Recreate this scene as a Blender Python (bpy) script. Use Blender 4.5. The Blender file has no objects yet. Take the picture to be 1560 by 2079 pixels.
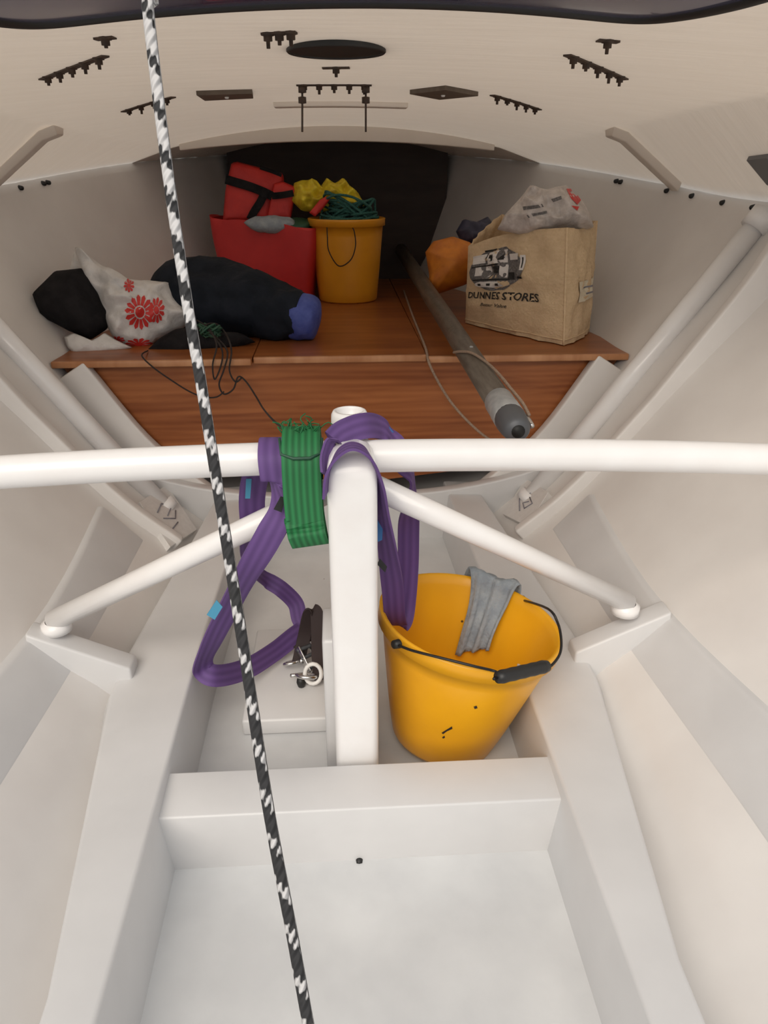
import bpy, bmesh, math, random
from mathutils import Vector, noise, Matrix
R = math.radians
scene = bpy.context.scene
COL = scene.collection

# ------------------------------------------------------------------ camera
CAM = Vector((-0.018, 0.0, 1.0)); YAW = R(3.5); PITCH = R(25.0); FPX = 1500.0
FW = Vector((math.sin(YAW)*math.cos(PITCH), math.cos(YAW)*math.cos(PITCH), -math.sin(PITCH)))
RT = Vector((math.cos(YAW), -math.sin(YAW), 0.0)); UP = RT.cross(FW)
cd = bpy.data.cameras.new('camera'); cam = bpy.data.objects.new('camera', cd); COL.objects.link(cam)
cd.sensor_fit = 'VERTICAL'; cd.sensor_height = 36.0; cd.lens = 36.0*FPX/2079.0; cd.clip_start = 0.01
cam.matrix_world = Matrix.Translation(CAM) @ Matrix((RT, UP, -FW)).transposed().to_4x4()
scene.camera = cam

# ------------------------------------------------------------------ light
w = bpy.data.worlds.new('world'); scene.world = w; w.use_nodes = True
bg = w.node_tree.nodes['Background']; bg.inputs[1].default_value = 0.66
_tc = w.node_tree.nodes.new('ShaderNodeTexCoord'); _sp = w.node_tree.nodes.new('ShaderNodeSeparateXYZ'); _rp = w.node_tree.nodes.new('ShaderNodeValToRGB')
w.node_tree.links.new(_tc.outputs['Generated'], _sp.inputs[0]); w.node_tree.links.new(_sp.outputs['Z'], _rp.inputs[0]); w.node_tree.links.new(_rp.outputs[0], bg.inputs[0])
_rp.color_ramp.elements[0].position = 0.0; _rp.color_ramp.elements[0].color = (0.50, 0.48, 0.45, 1)      # pale yard below the horizon
_rp.color_ramp.elements[1].position = 0.02; _rp.color_ramp.elements[1].color = (0.94, 0.97, 1.0, 1)     # even overcast above
sd = bpy.data.lights.new('sun', 'SUN'); sd.energy = 1.9; sd.angle = R(44); sd.color = (1.0, 0.90, 0.78)
sun = bpy.data.objects.new('sun', sd); COL.objects.link(sun)
sun.rotation_euler = Vector((0.26, 0.72, -0.64)).to_track_quat('-Z', 'Y').to_euler()
scene.view_settings.view_transform = 'Standard'; scene.view_settings.look = 'None'
scene.view_settings.gamma = 1.0; scene.view_settings.use_curve_mapping = False
scene.view_settings.exposure = 0.20

# ------------------------------------------------------------------ helpers
def ray(px, py):
    return FW + RT*((px-780)/FPX) - UP*((py-1039.5)/FPX)
def at(px, py, X=None, Y=None, Z=None, d=None):
    v = ray(px, py)
    if X is not None: t = (X-CAM.x)/v.x
    elif Y is not None: t = (Y-CAM.y)/v.y
    elif Z is not None: t = (Z-CAM.z)/v.z
    else: t = d
    return CAM + v*t
def onplane(px, py, p0, n):
    v = ray(px, py); n = Vector(n)
    return CAM + v*((Vector(p0)-CAM).dot(n)/v.dot(n))
def lerp(a, b, t): return a+(b-a)*t

def mesh_obj(name, verts, faces, m=None, parent=None, smooth=True, uvs=None, mats=None, fm=None):
    me = bpy.data.meshes.new(name)
    me.from_pydata([tuple(v) for v in verts], [], faces)
    if uvs is not None:
        uv = me.uv_layers.new(name='UVMap')
        for l in me.loops: uv.data[l.index].uv = uvs[l.vertex_index]
    for mm in (mats or ([m] if m else [])): me.materials.append(mm)
    if fm:
        for p, i in zip(me.polygons, fm): p.material_index = i
    if smooth:
        for p in me.polygons: p.use_smooth = True
    me.update()
    o = bpy.data.objects.new(name, me); COL.objects.link(o)
    if parent: o.parent = parent; o.matrix_parent_inverse = Matrix.Translation(-parent.location)
    return o
def empty(name, loc):
    o = bpy.data.objects.new(name, None); COL.objects.link(o); o.location = loc; o.empty_display_size = 0.05
    return o
def tag(o, label, cat, group=None):
    o['label'] = label; o['category'] = cat
    if group: o['group'] = group
    return o
def thing(name, loc, label, cat, group=None): return tag(empty(name, loc), label, cat, group)
def struct(o, label=None):
    o['kind'] = 'structure'
    if label: o['label'] = label
    return o

def catmull(pts, n):
    """resample a list of tuples/vectors of any length with n steps per span"""
    P = [tuple(p) for p in pts]; out = []
    for i in range(len(P)-1):
        p0 = P[max(i-1, 0)]; p1 = P[i]; p2 = P[i+1]; p3 = P[min(i+2, len(P)-1)]
        for k in range(n):
            t = k/n
            out.append(tuple(0.5*((2*b)+(-a+c)*t+(2*a-5*b+4*c-d)*t*t+(-a+3*b-3*c+d)*t**3)
                             for a, b, c, d in zip(p0, p1, p2, p3)))
    out.append(P[-1]); return out

def tube_data(path, r, seg=12, cap=True, closed=False):
    path = [Vector(p) for p in path]; n = len(path)
    rr = r if isinstance(r, (list, tuple)) else [r]*n
    V = []; F = []; U = []
    T = []
    for i in range(n):
        a = path[(i-1) % n if closed else max(i-1, 0)]; b = path[(i+1) % n if closed else min(i+1, n-1)]
        T.append((b-a).normalized())
    ref = Vector((0, 0, 1)) if abs(T[0].z) < 0.9 else Vector((1, 0, 0))
    N = (ref - T[0]*ref.dot(T[0])).normalized(); L = 0.0
    for i in range(n):
        if i: L += (path[i]-path[i-1]).length
        N = (N - T[i]*N.dot(T[i])).normalized(); B = T[i].cross(N)
        for s in range(seg):
            a = 2*math.pi*s/seg
            V.append(path[i] + (N*math.cos(a)+B*math.sin(a))*rr[i]); U.append((s/seg, L))
    for i in range(n if closed else n-1):
        for s in range(seg):
            j = (i+1) % n
            F.append((i*seg+s, i*seg+(s+1) % seg, j*seg+(s+1) % seg, j*seg+s))
    if cap and not closed:
        F.append(tuple(range(seg-1, -1, -1))); F.append(tuple((n-1)*seg+s for s in range(seg)))
    return V, F, U
def tube(name, path, r, m, parent=None, seg=12, cap=True, closed=False):
    V, F, U = tube_data(path, r, seg, cap, closed)
    return mesh_obj(name, V, F, m, parent, True, U)
def join_data(parts):
    V = []; F = []; U = []
    for v, f, u in parts:
        o = len(V); V += list(v); U += list(u); F += [tuple(i+o for i in q) for q in f]
    return V, F, U

def bevel_box(name, size, m, parent=None, loc=(0, 0, 0), rot=None, bev=0.004, seg=2, smooth=True):
    bm = bmesh.new(); bmesh.ops.create_cube(bm, size=1.0)
    bmesh.ops.scale(bm, vec=size, verts=bm.verts)
    if bev: bmesh.ops.bevel(bm, geom=list(bm.edges), offset=bev, segments=seg, affect='EDGES', profile=0.5)
    M = Matrix.Translation(loc) @ (rot.to_4x4() if rot is not None else Matrix())
    bmesh.ops.transform(bm, matrix=M, verts=bm.verts)
    me = bpy.data.meshes.new(name); bm.to_mesh(me); bm.free()
    me.materials.append(m)
    o = bpy.data.objects.new(name, me); COL.objects.link(o)
    if parent: o.parent = parent; o.matrix_parent_inverse = Matrix.Translation(-parent.location)
    if smooth:
        for p in me.polygons: p.use_smooth = True
        me.set_sharp_from_angle(angle=R(50))
    return o

def lathe_data(prof, seg=48, M=None, close=False):
    V = []; F = []; U = []
    for k, (r, z) in enumerate(prof):
        for s in range(seg):
            a = 2*math.pi*s/seg; v = Vector((r*math.cos(a), r*math.sin(a), z))
            V.append(M @ v if M else v); U.append((s/seg, k/len(prof)))
    for k in range(len(prof)-1):
        for s in range(seg):
            F.append((k*seg+s, k*seg+(s+1) % seg, (k+1)*seg+(s+1) % seg, (k+1)*seg+s))
    return V, F, U

def ribbon(name, ctrl, width, th, m, parent=None, n=8):
    """ctrl: list of (point, side vector); flat webbing swept through them, with real thickness"""
    rows = catmull([tuple(p)+tuple(Vector(s).normalized()) for p, s in ctrl], n)
    V = []; F = []; U = []; L = 0; prev = None
    P = [Vector(r[:3]) for r in rows]; S = [Vector(r[3:]) for r in rows]
    N = len(P); cross = [-1, -0.5, 0, 0.5, 1]
    for i in range(N):
        t = (P[min(i+1, N-1)]-P[max(i-1, 0)]).normalized()
        s = (S[i]-t*S[i].dot(t)).normalized(); nn = t.cross(s)
        if i: L += (P[i]-P[i-1]).length
        for c in cross: V.append(P[i]+s*(c*width/2)+nn*th/2); U.append(((c+1)/2, L))
        for c in reversed(cross): V.append(P[i]+s*(c*width/2)-nn*th/2); U.append(((c+1)/2, L))
    k = len(cross)*2
    for i in range(N-1):
        for j in range(k):
            F.append((i*k+j, i*k+(j+1) % k, (i+1)*k+(j+1) % k, (i+1)*k+j))
    F.append(tuple(range(k-1, -1, -1))); F.append(tuple((N-1)*k+j for j in range(k)))
    o = mesh_obj(name, V, F, m, parent, True, U); o.data.set_sharp_from_angle(angle=R(50)); return o

def resample_poly(poly, n):
    P = [Vector(p) for p in poly]; L = [0]
    for i in range(len(P)): L.append(L[-1]+(P[(i+1) % len(P)]-P[i]).length)
    out = []
    for k in range(n):
        d = L[-1]*k/n; i = max(j for j in range(len(P)) if L[j] <= d+1e-9)
        out.append(P[i].lerp(P[(i+1) % len(P)], (d-L[i])/max(L[i+1]-L[i], 1e-9)))
    return out
def pillow(name, pix, p0, n, front, back, m, parent=None, amp=0.01, freq=14, seed=0, rings=14, M=72, centre=None, folds=0.0, uv=True, power=0.5):
    """crumpled soft body: outline on a plane, real bulge to both sides, creased by noise"""
    n = Vector(n).normalized(); P = [onplane(x, y, p0, n) for x, y in pix]
    P = resample_poly(P, M); c = sum(P, Vector())/M if centre is None else onplane(centre[0], centre[1], p0, n)
    V = []; F = []; U = []
    def nz(q, k):
        q = q*freq + Vector((seed*7.1, seed*3.3, k*5.0))
        a = noise.noise(q); b = noise.noise(q*2.1); d = 1-abs(noise.noise(q*0.9+Vector((9, 2, 4))))*2
        return a*0.7+b*0.4+d*folds
    for side in (1, -1):
        T = front if side > 0 else back
        for k in range(rings+1):
            t = k/rings
            h = T*(max(0.0, 1-t*t))**power
            for p in (P if k else [c]):
                q = c.lerp(p, t); e = min(1.0, (1-t)*5+0.15)
                V.append(q + n*(side*h + nz(q, side)*amp*e))
                U.append(((q-c).dot(RT), (q-c).z))
    per = 1+rings*M
    for s in (0, 1):
        o = s*per
        for j in range(M):
            f = (o, o+1+j, o+1+(j+1) % M); F.append(f if s else f[::-1])
            for k in range(1, rings):
                a = o+1+(k-1)*M; b = o+1+k*M
                f = (a+j, b+j, b+(j+1) % M, a+(j+1) % M); F.append(f if s else f[::-1])
    # weld the rim: back ring's last row reuses the front's
    a = 1+(rings-1)*M; b = per+1+(rings-1)*M
    rem = {b+j: a+j for j in range(M)}
    F = [tuple(rem.get(i, i) for i in f) for f in F]
    o = mesh_obj(name, V, F, m, parent, True, U)
    bm = bmesh.new(); bm.from_mesh(o.data)
    bmesh.ops.delete(bm, geom=[v for v in bm.verts if not v.link_faces], context='VERTS')
    bmesh.ops.recalc_face_normals(bm, faces=bm.faces); bm.to_mesh(o.data); bm.free()
    for p in o.data.polygons: p.use_smooth = True
    return o

# ------------------------------------------------------------------ materials
def mat(name, col, rough=0.5, col2=None, scale=(8, 8, 8), nscale=4.0, bump=0.0, bscale=60.0, metal=0.0, spec=0.5,
        coords='Object', ramp=(0.35, 0.7), detail=5.0, bstretch=(1, 1, 1), coat=0.0, spots=None):
    m = bpy.data.materials.new(name); m.use_nodes = True; nt = m.node_tree; N = nt.nodes; L = nt.links
    b = N['Principled BSDF']; b.inputs['Roughness'].default_value = rough; b.inputs['Metallic'].default_value = metal
    b.inputs['Specular IOR Level'].default_value = spec; b.inputs['Coat Weight'].default_value = coat
    b.inputs['Base Color'].default_value = (*col, 1)
    tc = N.new('ShaderNodeTexCoord')
    def mapped(sc):
        mp = N.new('ShaderNodeMapping'); mp.inputs['Scale'].default_value = sc
        L.new(tc.outputs[coords], mp.inputs['Vector']); return mp.outputs['Vector']
    out = None
    if col2:
        nx = N.new('ShaderNodeTexNoise'); nx.inputs['Scale'].default_value = nscale; nx.inputs['Detail'].default_value = detail
        L.new(mapped(scale), nx.inputs['Vector'])
        rp = N.new('ShaderNodeValToRGB'); rp.color_ramp.elements[0].position = ramp[0]; rp.color_ramp.elements[1].position = ramp[1]
        rp.color_ramp.elements[0].color = (*col, 1); rp.color_ramp.elements[1].color = (*col2, 1)
        L.new(nx.outputs['Fac'], rp.inputs['Fac']); out = rp.outputs['Color']
    if spots:
        vz = N.new('ShaderNodeTexVoronoi'); vz.inputs['Scale'].default_value = spots[0]; vz.inputs['Randomness'].default_value = 1.0
        L.new(tc.outputs[coords], vz.inputs['Vector'])
        lt = N.new('ShaderNodeMath'); lt.operation = 'LESS_THAN'; lt.inputs[1].default_value = spots[1]
        L.new(vz.outputs['Distance'], lt.inputs[0])
        mx = N.new('ShaderNodeMixRGB'); L.new(lt.outputs[0], mx.inputs[0])
        if out: L.new(out, mx.inputs[1])
        else: mx.inputs[1].default_value = (*col, 1)
        mx.inputs[2].default_value = (*spots[2], 1); out = mx.outputs[0]
    if out: L.new(out, b.inputs['Base Color'])
    if bump:
        nb = N.new('ShaderNodeTexNoise'); nb.inputs['Scale'].default_value = bscale; nb.inputs['Detail'].default_value = 4
        L.new(mapped(bstretch), nb.inputs['Vector'])
        bp = N.new('ShaderNodeBump'); bp.inputs['Strength'].default_value = bump; bp.inputs['Distance'].default_value = 0.01
        L.new(nb.outputs['Fac'], bp.inputs['Height']); L.new(bp.outputs['Normal'], b.inputs['Normal'])
    return m

M_hull = mat('hull_paint', (0.70, 0.67, 0.645), 0.38, (0.77, 0.745, 0.72), (1, 1, 1), 5.0, 0.12, 9.0, bstretch=(1, 0.4, 1), spots=(2.6, 0.010, (0.16, 0.14, 0.12)))
M_floor = mat('sole_paint', (0.575, 0.58, 0.585), 0.4, (0.68, 0.685, 0.685), (1, 1, 1), 7.0, 0.15, 22.0, bstretch=(1, 0.5, 1), spots=(6.0, 0.018, (0.25, 0.24, 0.23)))
M_trim = mat('gelcoat_trim', (0.60, 0.595, 0.595), 0.36, (0.66, 0.655, 0.655), (1, 1, 1), 6.0, 0.10, 16.0, bstretch=(1, 0.4, 1))
M_deck = mat('deck_underside_paint', (0.84, 0.765, 0.68), 0.42, (0.90, 0.83, 0.75), (1.5, 9, 1), 4.0, 0.3, 10.0, bstretch=(0.6, 6, 1))
M_deckrib = mat('deck_rib_paint', (0.80, 0.73, 0.655), 0.4, (0.83, 0.76, 0.69), (2, 2, 2), 5.0, 0.08, 14.0)
M_tube = mat('white_tube_enamel', (0.86, 0.85, 0.845), 0.28, (0.83, 0.81, 0.80), (3, 3, 3), 6.0, 0.04, 25.0, coat=0.2)
M_black = mat('black_rubber', (0.012, 0.012, 0.012), 0.5)
M_bolt = mat('dark_rusty_bolt', (0.035, 0.022, 0.016), 0.6, (0.07, 0.04, 0.025), (40, 40, 40), 3.0)
M_padwood = mat('backing_pad', (0.105, 0.078, 0.058), 0.6, (0.15, 0.115, 0.088), (10, 40, 10), 2.0)
M_grey = mat('grey_plastic', (0.16, 0.16, 0.165), 0.45)
M_lid = mat('smoked_acrylic', (0.075, 0.078, 0.15), 0.16, (0.11, 0.112, 0.19), (1, 1, 1), 3.0, 0.10, 5.0, spec=0.9, coat=0.6)

def laminate(m, col, t):
    # translucency added to the deck laminate so daylight brightens its underside
    nt = m.node_tree; N = nt.nodes; L = nt.links; out = [n for n in N if n.type == 'OUTPUT_MATERIAL'][0]
    tr = N.new('ShaderNodeBsdfTranslucent'); tr.inputs['Color'].default_value = (*col, 1)
    mx = N.new('ShaderNodeMixShader'); mx.inputs[0].default_value = t
    L.new(N['Principled BSDF'].outputs[0], mx.inputs[1]); L.new(tr.outputs[0], mx.inputs[2]); L.new(mx.outputs[0], out.inputs['Surface'])
M_deckopaque = M_deck.copy()  # opaque copy of the deck paint, added to stop daylight over the bow
laminate(M_deck, (1.0, 0.945, 0.88), 0.45)
M_hullside = M_hull

def wood(name, c1, c2, rough=0.32):
    m = bpy.data.materials.new(name); m.use_nodes = True; nt = m.node_tree; N = nt.nodes; L = nt.links; b = N['Principled BSDF']
    tc = N.new('ShaderNodeTexCoord'); mp = N.new('ShaderNodeMapping'); mp.inputs['Scale'].default_value = (1.2, 9.0, 14.0)
    L.new(tc.outputs['Object'], mp.inputs['Vector'])
    n1 = N.new('ShaderNodeTexNoise'); n1.inputs['Scale'].default_value = 2.2; n1.inputs['Detail'].default_value = 7; n1.inputs['Distortion'].default_value = 0.8
    L.new(mp.outputs['Vector'], n1.inputs['Vector'])
    wv = N.new('ShaderNodeTexWave'); wv.bands_direction = 'Z'; wv.inputs['Scale'].default_value = 1.2; wv.inputs['Distortion'].default_value = 6; wv.inputs['Detail'].default_value = 3
    L.new(mp.outputs['Vector'], wv.inputs['Vector'])
    ad = N.new('ShaderNodeMath'); ad.operation = 'MULTIPLY_ADD'; ad.inputs[1].default_value = 0.14; L.new(wv.outputs['Fac'], ad.inputs[0]); L.new(n1.outputs['Fac'], ad.inputs[2])
    rp = N.new('ShaderNodeValToRGB'); e = rp.color_ramp.elements; e[0].position = 0.32; e[1].position = 0.85; e[0].color = (*c1, 1); e[1].color = (*c2, 1)
    L.new(ad.outputs[0], rp.inputs['Fac']); L.new(rp.outputs['Color'], b.inputs['Base Color'])
    b.inputs['Roughness'].default_value = rough; b.inputs['Specular IOR Level'].default_value = 0.35
    bp = N.new('ShaderNodeBump'); bp.inputs['Strength'].default_value = 0.05; L.new(n1.outputs['Fac'], bp.inputs['Height']); L.new(bp.outputs['Normal'], b.inputs['Normal'])
    return m
M_woodtop = wood('varnished_ply_top', (0.20, 0.056, 0.015), (0.38, 0.13, 0.038), 0.3)
M_woodfront = wood('varnished_ply_front', (0.21, 0.06, 0.018), (0.42, 0.15, 0.05), 0.35)
M_bowshade = mat('bow_shade_brown', (0.030, 0.016, 0.012), 0.6, (0.045, 0.026, 0.020), (2, 2, 8), 3.0)  # dark brown that stands in for the shade deep in the bow
M_lip = mat('worn_timber_edge', (0.40, 0.17, 0.07), 0.4, (0.58, 0.30, 0.15), (6, 2, 2), 3.0)

M_yellow = mat('yellow_plastic', (0.86, 0.42, 0.012), 0.32, (0.80, 0.38, 0.012), (4, 4, 4), 3.0, 0.03, 18, spots=(9.0, 0.022, (0.09, 0.05, 0.01)))
M_orange = mat('amber_plastic', (0.78, 0.33, 0.018), 0.35, (0.72, 0.30, 0.018), (4, 4, 4), 3.0)
M_wire = mat('dark_wire', (0.03, 0.028, 0.027), 0.4, metal=0.6)
M_grip = mat('black_grip', (0.014, 0.014, 0.014), 0.45)
M_rag = mat('grey_blue_cloth', (0.26, 0.30, 0.34), 0.85, (0.36, 0.40, 0.43), (9, 9, 9), 5.0, 0.35, 120)
M_red = mat('red_fabric', (0.62, 0.030, 0.030), 0.5, (0.54, 0.024, 0.026), (4, 4, 4), 3.0, 0.1, 20)
M_redjacket = mat('red_jacket_nylon', (0.62, 0.030, 0.022), 0.55, (0.5, 0.022, 0.02), (6, 6, 6), 3.0, 0.3, 40)
M_blackcloth = mat('black_cloth', (0.012, 0.011, 0.012), 0.8, (0.022, 0.020, 0.021), (8, 8, 8), 3.0, 0.3, 60, spec=0.12)
M_navy = mat('navy_sailcloth', (0.010, 0.013, 0.019), 0.75, (0.018, 0.022, 0.031), (7, 7, 7), 3.0, 0.3, 40, spec=0.12)
M_blue = mat('blue_cloth', (0.045, 0.07, 0.30), 0.6, (0.08, 0.115, 0.40), (14, 14, 14), 3.0, 0.3, 60)
M_ltblue = mat('blue_tag', (0.03, 0.14, 0.36), 0.6)
M_ltblue2 = mat('pale_blue_tag', (0.06, 0.27, 0.42), 0.6)
M_bagwhite = mat('white_plastic_bag', (0.74, 0.72, 0.70), 0.35, (0.62, 0.60, 0.58), (12, 12, 12), 3.0, 0.5, 40)
M_redprint = mat('red_flower_print', (0.62, 0.035, 0.03), 0.45)
M_yelcloth = mat('yellow_oilskin', (0.86, 0.70, 0.04), 0.5, (0.62, 0.42, 0.02), (12, 12, 12), 3.0, 0.3, 40)
M_teal = mat('green_rope', (0.012, 0.09, 0.075), 0.8, (0.05, 0.17, 0.14), (60, 60, 60), 4.0, 0.5, 300)
M_dgreen = mat('dark_green_plastic', (0.02, 0.08, 0.045), 0.5)
M_cord = mat('dark_cord', (0.022, 0.014, 0.012), 0.8)
M_tan = mat('jute_canvas', (0.68, 0.50, 0.30), 0.85, (0.76, 0.57, 0.36), (14, 14, 30), 4.0, 0.35, 160)
M_print = mat('black_ink', (0.02, 0.018, 0.016), 0.8)
M_printgrey = mat('grey_ink', (0.10, 0.095, 0.095), 0.8, (0.24, 0.22, 0.21), (60, 60, 60), 3.0)
M_printwhite = mat('white_ink', (0.78, 0.74, 0.70), 0.8)
M_label = mat('cream_label', (0.76, 0.68, 0.52), 0.7)
M_paper = mat('crumpled_plastic', (0.50, 0.45, 0.42), 0.5, (0.66, 0.60, 0.56), (16, 16, 16), 4.0, 0.5, 50)
M_orangebag = mat('orange_nylon', (0.72, 0.24, 0.022), 0.55, (0.52, 0.15, 0.018), (8, 8, 8), 3.0, 0.25, 40)
M_darkblue = mat('dark_blue_nylon', (0.022, 0.023, 0.05), 0.5, (0.05, 0.05, 0.09), (14, 14, 14), 3.0, 0.3, 50)
M_pole = mat('weathered_pole', (0.085, 0.065, 0.048), 0.45, (0.14, 0.115, 0.09), (30, 4, 30), 3.0, 0.1, 60)
M_alu = mat('dull_aluminium', (0.40, 0.41, 0.41), 0.45, (0.30, 0.31, 0.32), (20, 20, 20), 3.0, metal=0.1)
M_alud = mat('dark_grey_casting', (0.10, 0.105, 0.115), 0.5, metal=0.3)
M_line = mat('beige_line', (0.36, 0.26, 0.185), 0.8, (0.22, 0.15, 0.11), (90, 90, 90), 3.0)
M_steel = mat('stainless_steel', (0.62, 0.61, 0.60), 0.25, metal=1.0)
M_dark = mat('dark_webbing', (0.035, 0.022, 0.022), 0.75)
M_whitep = mat('white_plastic', (0.82, 0.81, 0.79), 0.4)
M_plate = mat('grey_white_plate', (0.66, 0.64, 0.62), 0.4, (0.72, 0.70, 0.68), (30, 30, 30), 3.0)
M_pencil = mat('pencil_mark', (0.22, 0.21, 0.24), 0.8)
M_blackhole = mat('black_cover', (0.006, 0.006, 0.006), 0.6)

def webbing(name, c, c2, ribs=5):
    m = bpy.data.materials.new(name); m.use_nodes = True; nt = m.node_tree; N = nt.nodes; L = nt.links; b = N['Principled BSDF']
    uv = N.new('ShaderNodeTexCoord'); sp = N.new('ShaderNodeSeparateXYZ'); L.new(uv.outputs['UV'], sp.inputs[0])
    mu = N.new('ShaderNodeMath'); mu.operation = 'MULTIPLY'; mu.inputs[1].default_value = ribs*2*math.pi; L.new(sp.outputs['X'], mu.inputs[0])
    si = N.new('ShaderNodeMath'); si.operation = 'SINE'; L.new(mu.outputs[0], si.inputs[0])
    mr = N.new('ShaderNodeMapRange'); mr.inputs['From Min'].default_value = -1; L.new(si.outputs[0], mr.inputs['Value'])
    mx = N.new('ShaderNodeMixRGB'); mx.inputs[1].default_value = (*c, 1); mx.inputs[2].default_value = (*c2, 1); L.new(mr.outputs[0], mx.inputs[0])
    L.new(mx.outputs[0], b.inputs['Base Color']); b.inputs['Roughness'].default_value = 0.7
    bp = N.new('ShaderNodeBump'); bp.inputs['Strength'].default_value = 0.3; bp.inputs['Distance'].default_value = 0.002
    L.new(mr.outputs[0], bp.inputs['Height']); L.new(bp.outputs['Normal'], b.inputs['Normal'])
    return m
M_purple = webbing('purple_webbing', (0.10, 0.048, 0.18), (0.135, 0.068, 0.235), 3)
M_green = webbing('green_webbing', (0.008, 0.10, 0.03), (0.018, 0.19, 0.06), 6)

def rope_mat():
    m = bpy.data.materials.new('flecked_rope'); m.use_nodes = True; nt = m.node_tree; N = nt.nodes; L = nt.links; b = N['Principled BSDF']
    uv = N.new('ShaderNodeTexCoord'); sp = N.new('ShaderNodeSeparateXYZ'); L.new(uv.outputs['UV'], sp.inputs[0])
    def M(op, a, b_=None, c=None):
        n = N.new('ShaderNodeMath'); n.operation = op
        for i, v in enumerate((a, b_, c)):
            if v is None: continue
            if isinstance(v, (int, float)): n.inputs[i].default_value = v
            else: L.new(v, n.inputs[i])
        return n.outputs[0]
    U, V = sp.outputs['X'], sp.outputs['Y']
    a1 = M('SINE', M('MULTIPLY', M('ADD', M('MULTIPLY', V, 26.0), U), 2*math.pi))
    a2 = M('SINE', M('MULTIPLY', M('SUBTRACT', M('MULTIPLY', V, 90.0), M('MULTIPLY', U, 3.0)), 2*math.pi))
    mp = N.new('ShaderNodeCombineXYZ'); L.new(M('MULTIPLY', U, 6.0), mp.inputs[0]); L.new(M('MULTIPLY', V, 60.0), mp.inputs[1])
    nz = N.new('ShaderNodeTexNoise'); nz.inputs['Scale'].default_value = 1.3; L.new(mp.outputs[0], nz.inputs['Vector'])
    f = M('ADD', M('MULTIPLY', a1, 0.5), M('ADD', M('MULTIPLY', a2, 0.22), M('MULTIPLY', M('SUBTRACT', nz.outputs['Fac'], 0.5), 1.2)))
    # flecks go from mostly white at the upper end to mostly black further down
    bias = N.new('ShaderNodeMapRange'); bias.inputs['From Min'].default_value = 0.55; bias.inputs['From Max'].default_value = 1.05
    bias.inputs['To Min'].default_value = 0.42; bias.inputs['To Max'].default_value = -0.34; L.new(V, bias.inputs['Value'])
    g = N.new('ShaderNodeMapRange'); g.inputs['From Min'].default_value = -0.12; g.inputs['From Max'].default_value = 0.12; L.new(M('ADD', f, bias.outputs[0]), g.inputs['Value'])
    mx = N.new('ShaderNodeMixRGB'); L.new(g.outputs[0], mx.inputs[0]); mx.inputs[1].default_value = (0.03, 0.03, 0.032, 1); mx.inputs[2].default_value = (0.62, 0.61, 0.61, 1)
    L.new(mx.outputs[0], b.inputs['Base Color']); b.inputs['Roughness'].default_value = 0.8
    bp = N.new('ShaderNodeBump'); bp.inputs['Strength'].default_value = 0.6; bp.inputs['Distance'].default_value = 0.002; L.new(a2, bp.inputs['Height']); L.new(bp.outputs['Normal'], b.inputs['Normal'])
    return m
M_rope = rope_mat()

# ------------------------------------------------------------------ hull form
ST = [  # Y, then half-section (X, Z) from the centreline to the sheer
    (0.15, [(0, .0), (.31, .02), (.48, .16), (.62, .27), (.86, .46), (1.08, .72), (1.20, .93)]),
    (0.60, [(0, .0), (.315, .02), (.49, .165), (.63, .275), (.86, .46), (1.08, .72), (1.19, .92)]),
    (1.20, [(0, .0), (.315, .02), (.465, .155), (.575, .25), (.83, .48), (1.05, .73), (1.15, .915)]),
    (1.90, [(0, .015), (.30, .05), (.46, .16), (.60, .30), (.762, .55), (.93, .77), (1.02, .925)]),
    (2.30, [(0, .06), (.28, .13), (.42, .21), (.56, .34), (.735, .55), (.87, .78), (.945, .955)]),
    (3.00, [(0, .16), (.17, .23), (.28, .32), (.39, .44), (.52, .57), (.63, .82), (.70, 1.02)]),
    (3.80, [(0, .32), (.06, .38), (.10, .43), (.14, .49), (.195, .58), (.27, .84), (.33, 1.06)]),
    (4.40, [(0, .48), (.008, .50), (.012, .52), (.016, .55), (.022, .62), (.035, .85), (.05, 1.08)]),
]
flat = [tuple([y]+[c for p in s for c in p]) for y, s in ST]
stations = catmull(flat, 8)
def section(Y):
    for a, b in zip(stations, stations[1:]):
        if a[0] <= Y <= b[0]:
            t = (Y-a[0])/(b[0]-a[0]); r = [lerp(x, y, t) for x, y in zip(a, b)]
            return [(r[1+2*i], r[2+2*i]) for i in range(7)]
    r = stations[-1] if Y > 0 else stations[0]
    return [(r[1+2*i], r[2+2*i]) for i in range(7)]
def fine(Y, n=5): return catmull(section(Y), n)
def breadth(Y, z):
    s = fine(Y)
    for a, b in zip(s, s[1:]):
        if a[1] <= z <= b[1]: return lerp(a[0], b[0], (z-a[1])/max(b[1]-a[1], 1e-6))
    return s[-1][0]
def bottom(Y, x):
    s = fine(Y); x = abs(x)
    for a, b in zip(s, s[1:]):
        if a[0] <= x <= b[0]: return lerp(a[1], b[1], (x-a[0])/max(b[0]-a[0], 1e-6))
    return s[-1][1]
def hull_hit(px, py, off=0.0):
    v = ray(px, py); t = 0.4
    while t < 6:
        p = CAM+v*t
        if p.y > 0 and (abs(p.x) > breadth(p.y, p.z)-off if p.z > section(p.y)[0][1] else True): return p
        t += 0.004
    return p
def zcentre(Y): return 1.182-0.029*(Y-1.1)+0.024*max(0, 1-(Y-0.84)/0.5)
def deckz(x, Y):
    s = section(Y)[-1]; B, zs = s; x = abs(x); xk = 0.80*B; zc = zcentre(Y); zk = zc-(0.035+0.04*min(1, max(0, (Y-1.8)/1.0)))*min(1, xk/0.7)-0.004
    if x <= xk: return zc-(zc-zk)*(x/xk)**2
    t = (x-xk)/(B-xk); return lerp(zk, zs, t)
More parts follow.
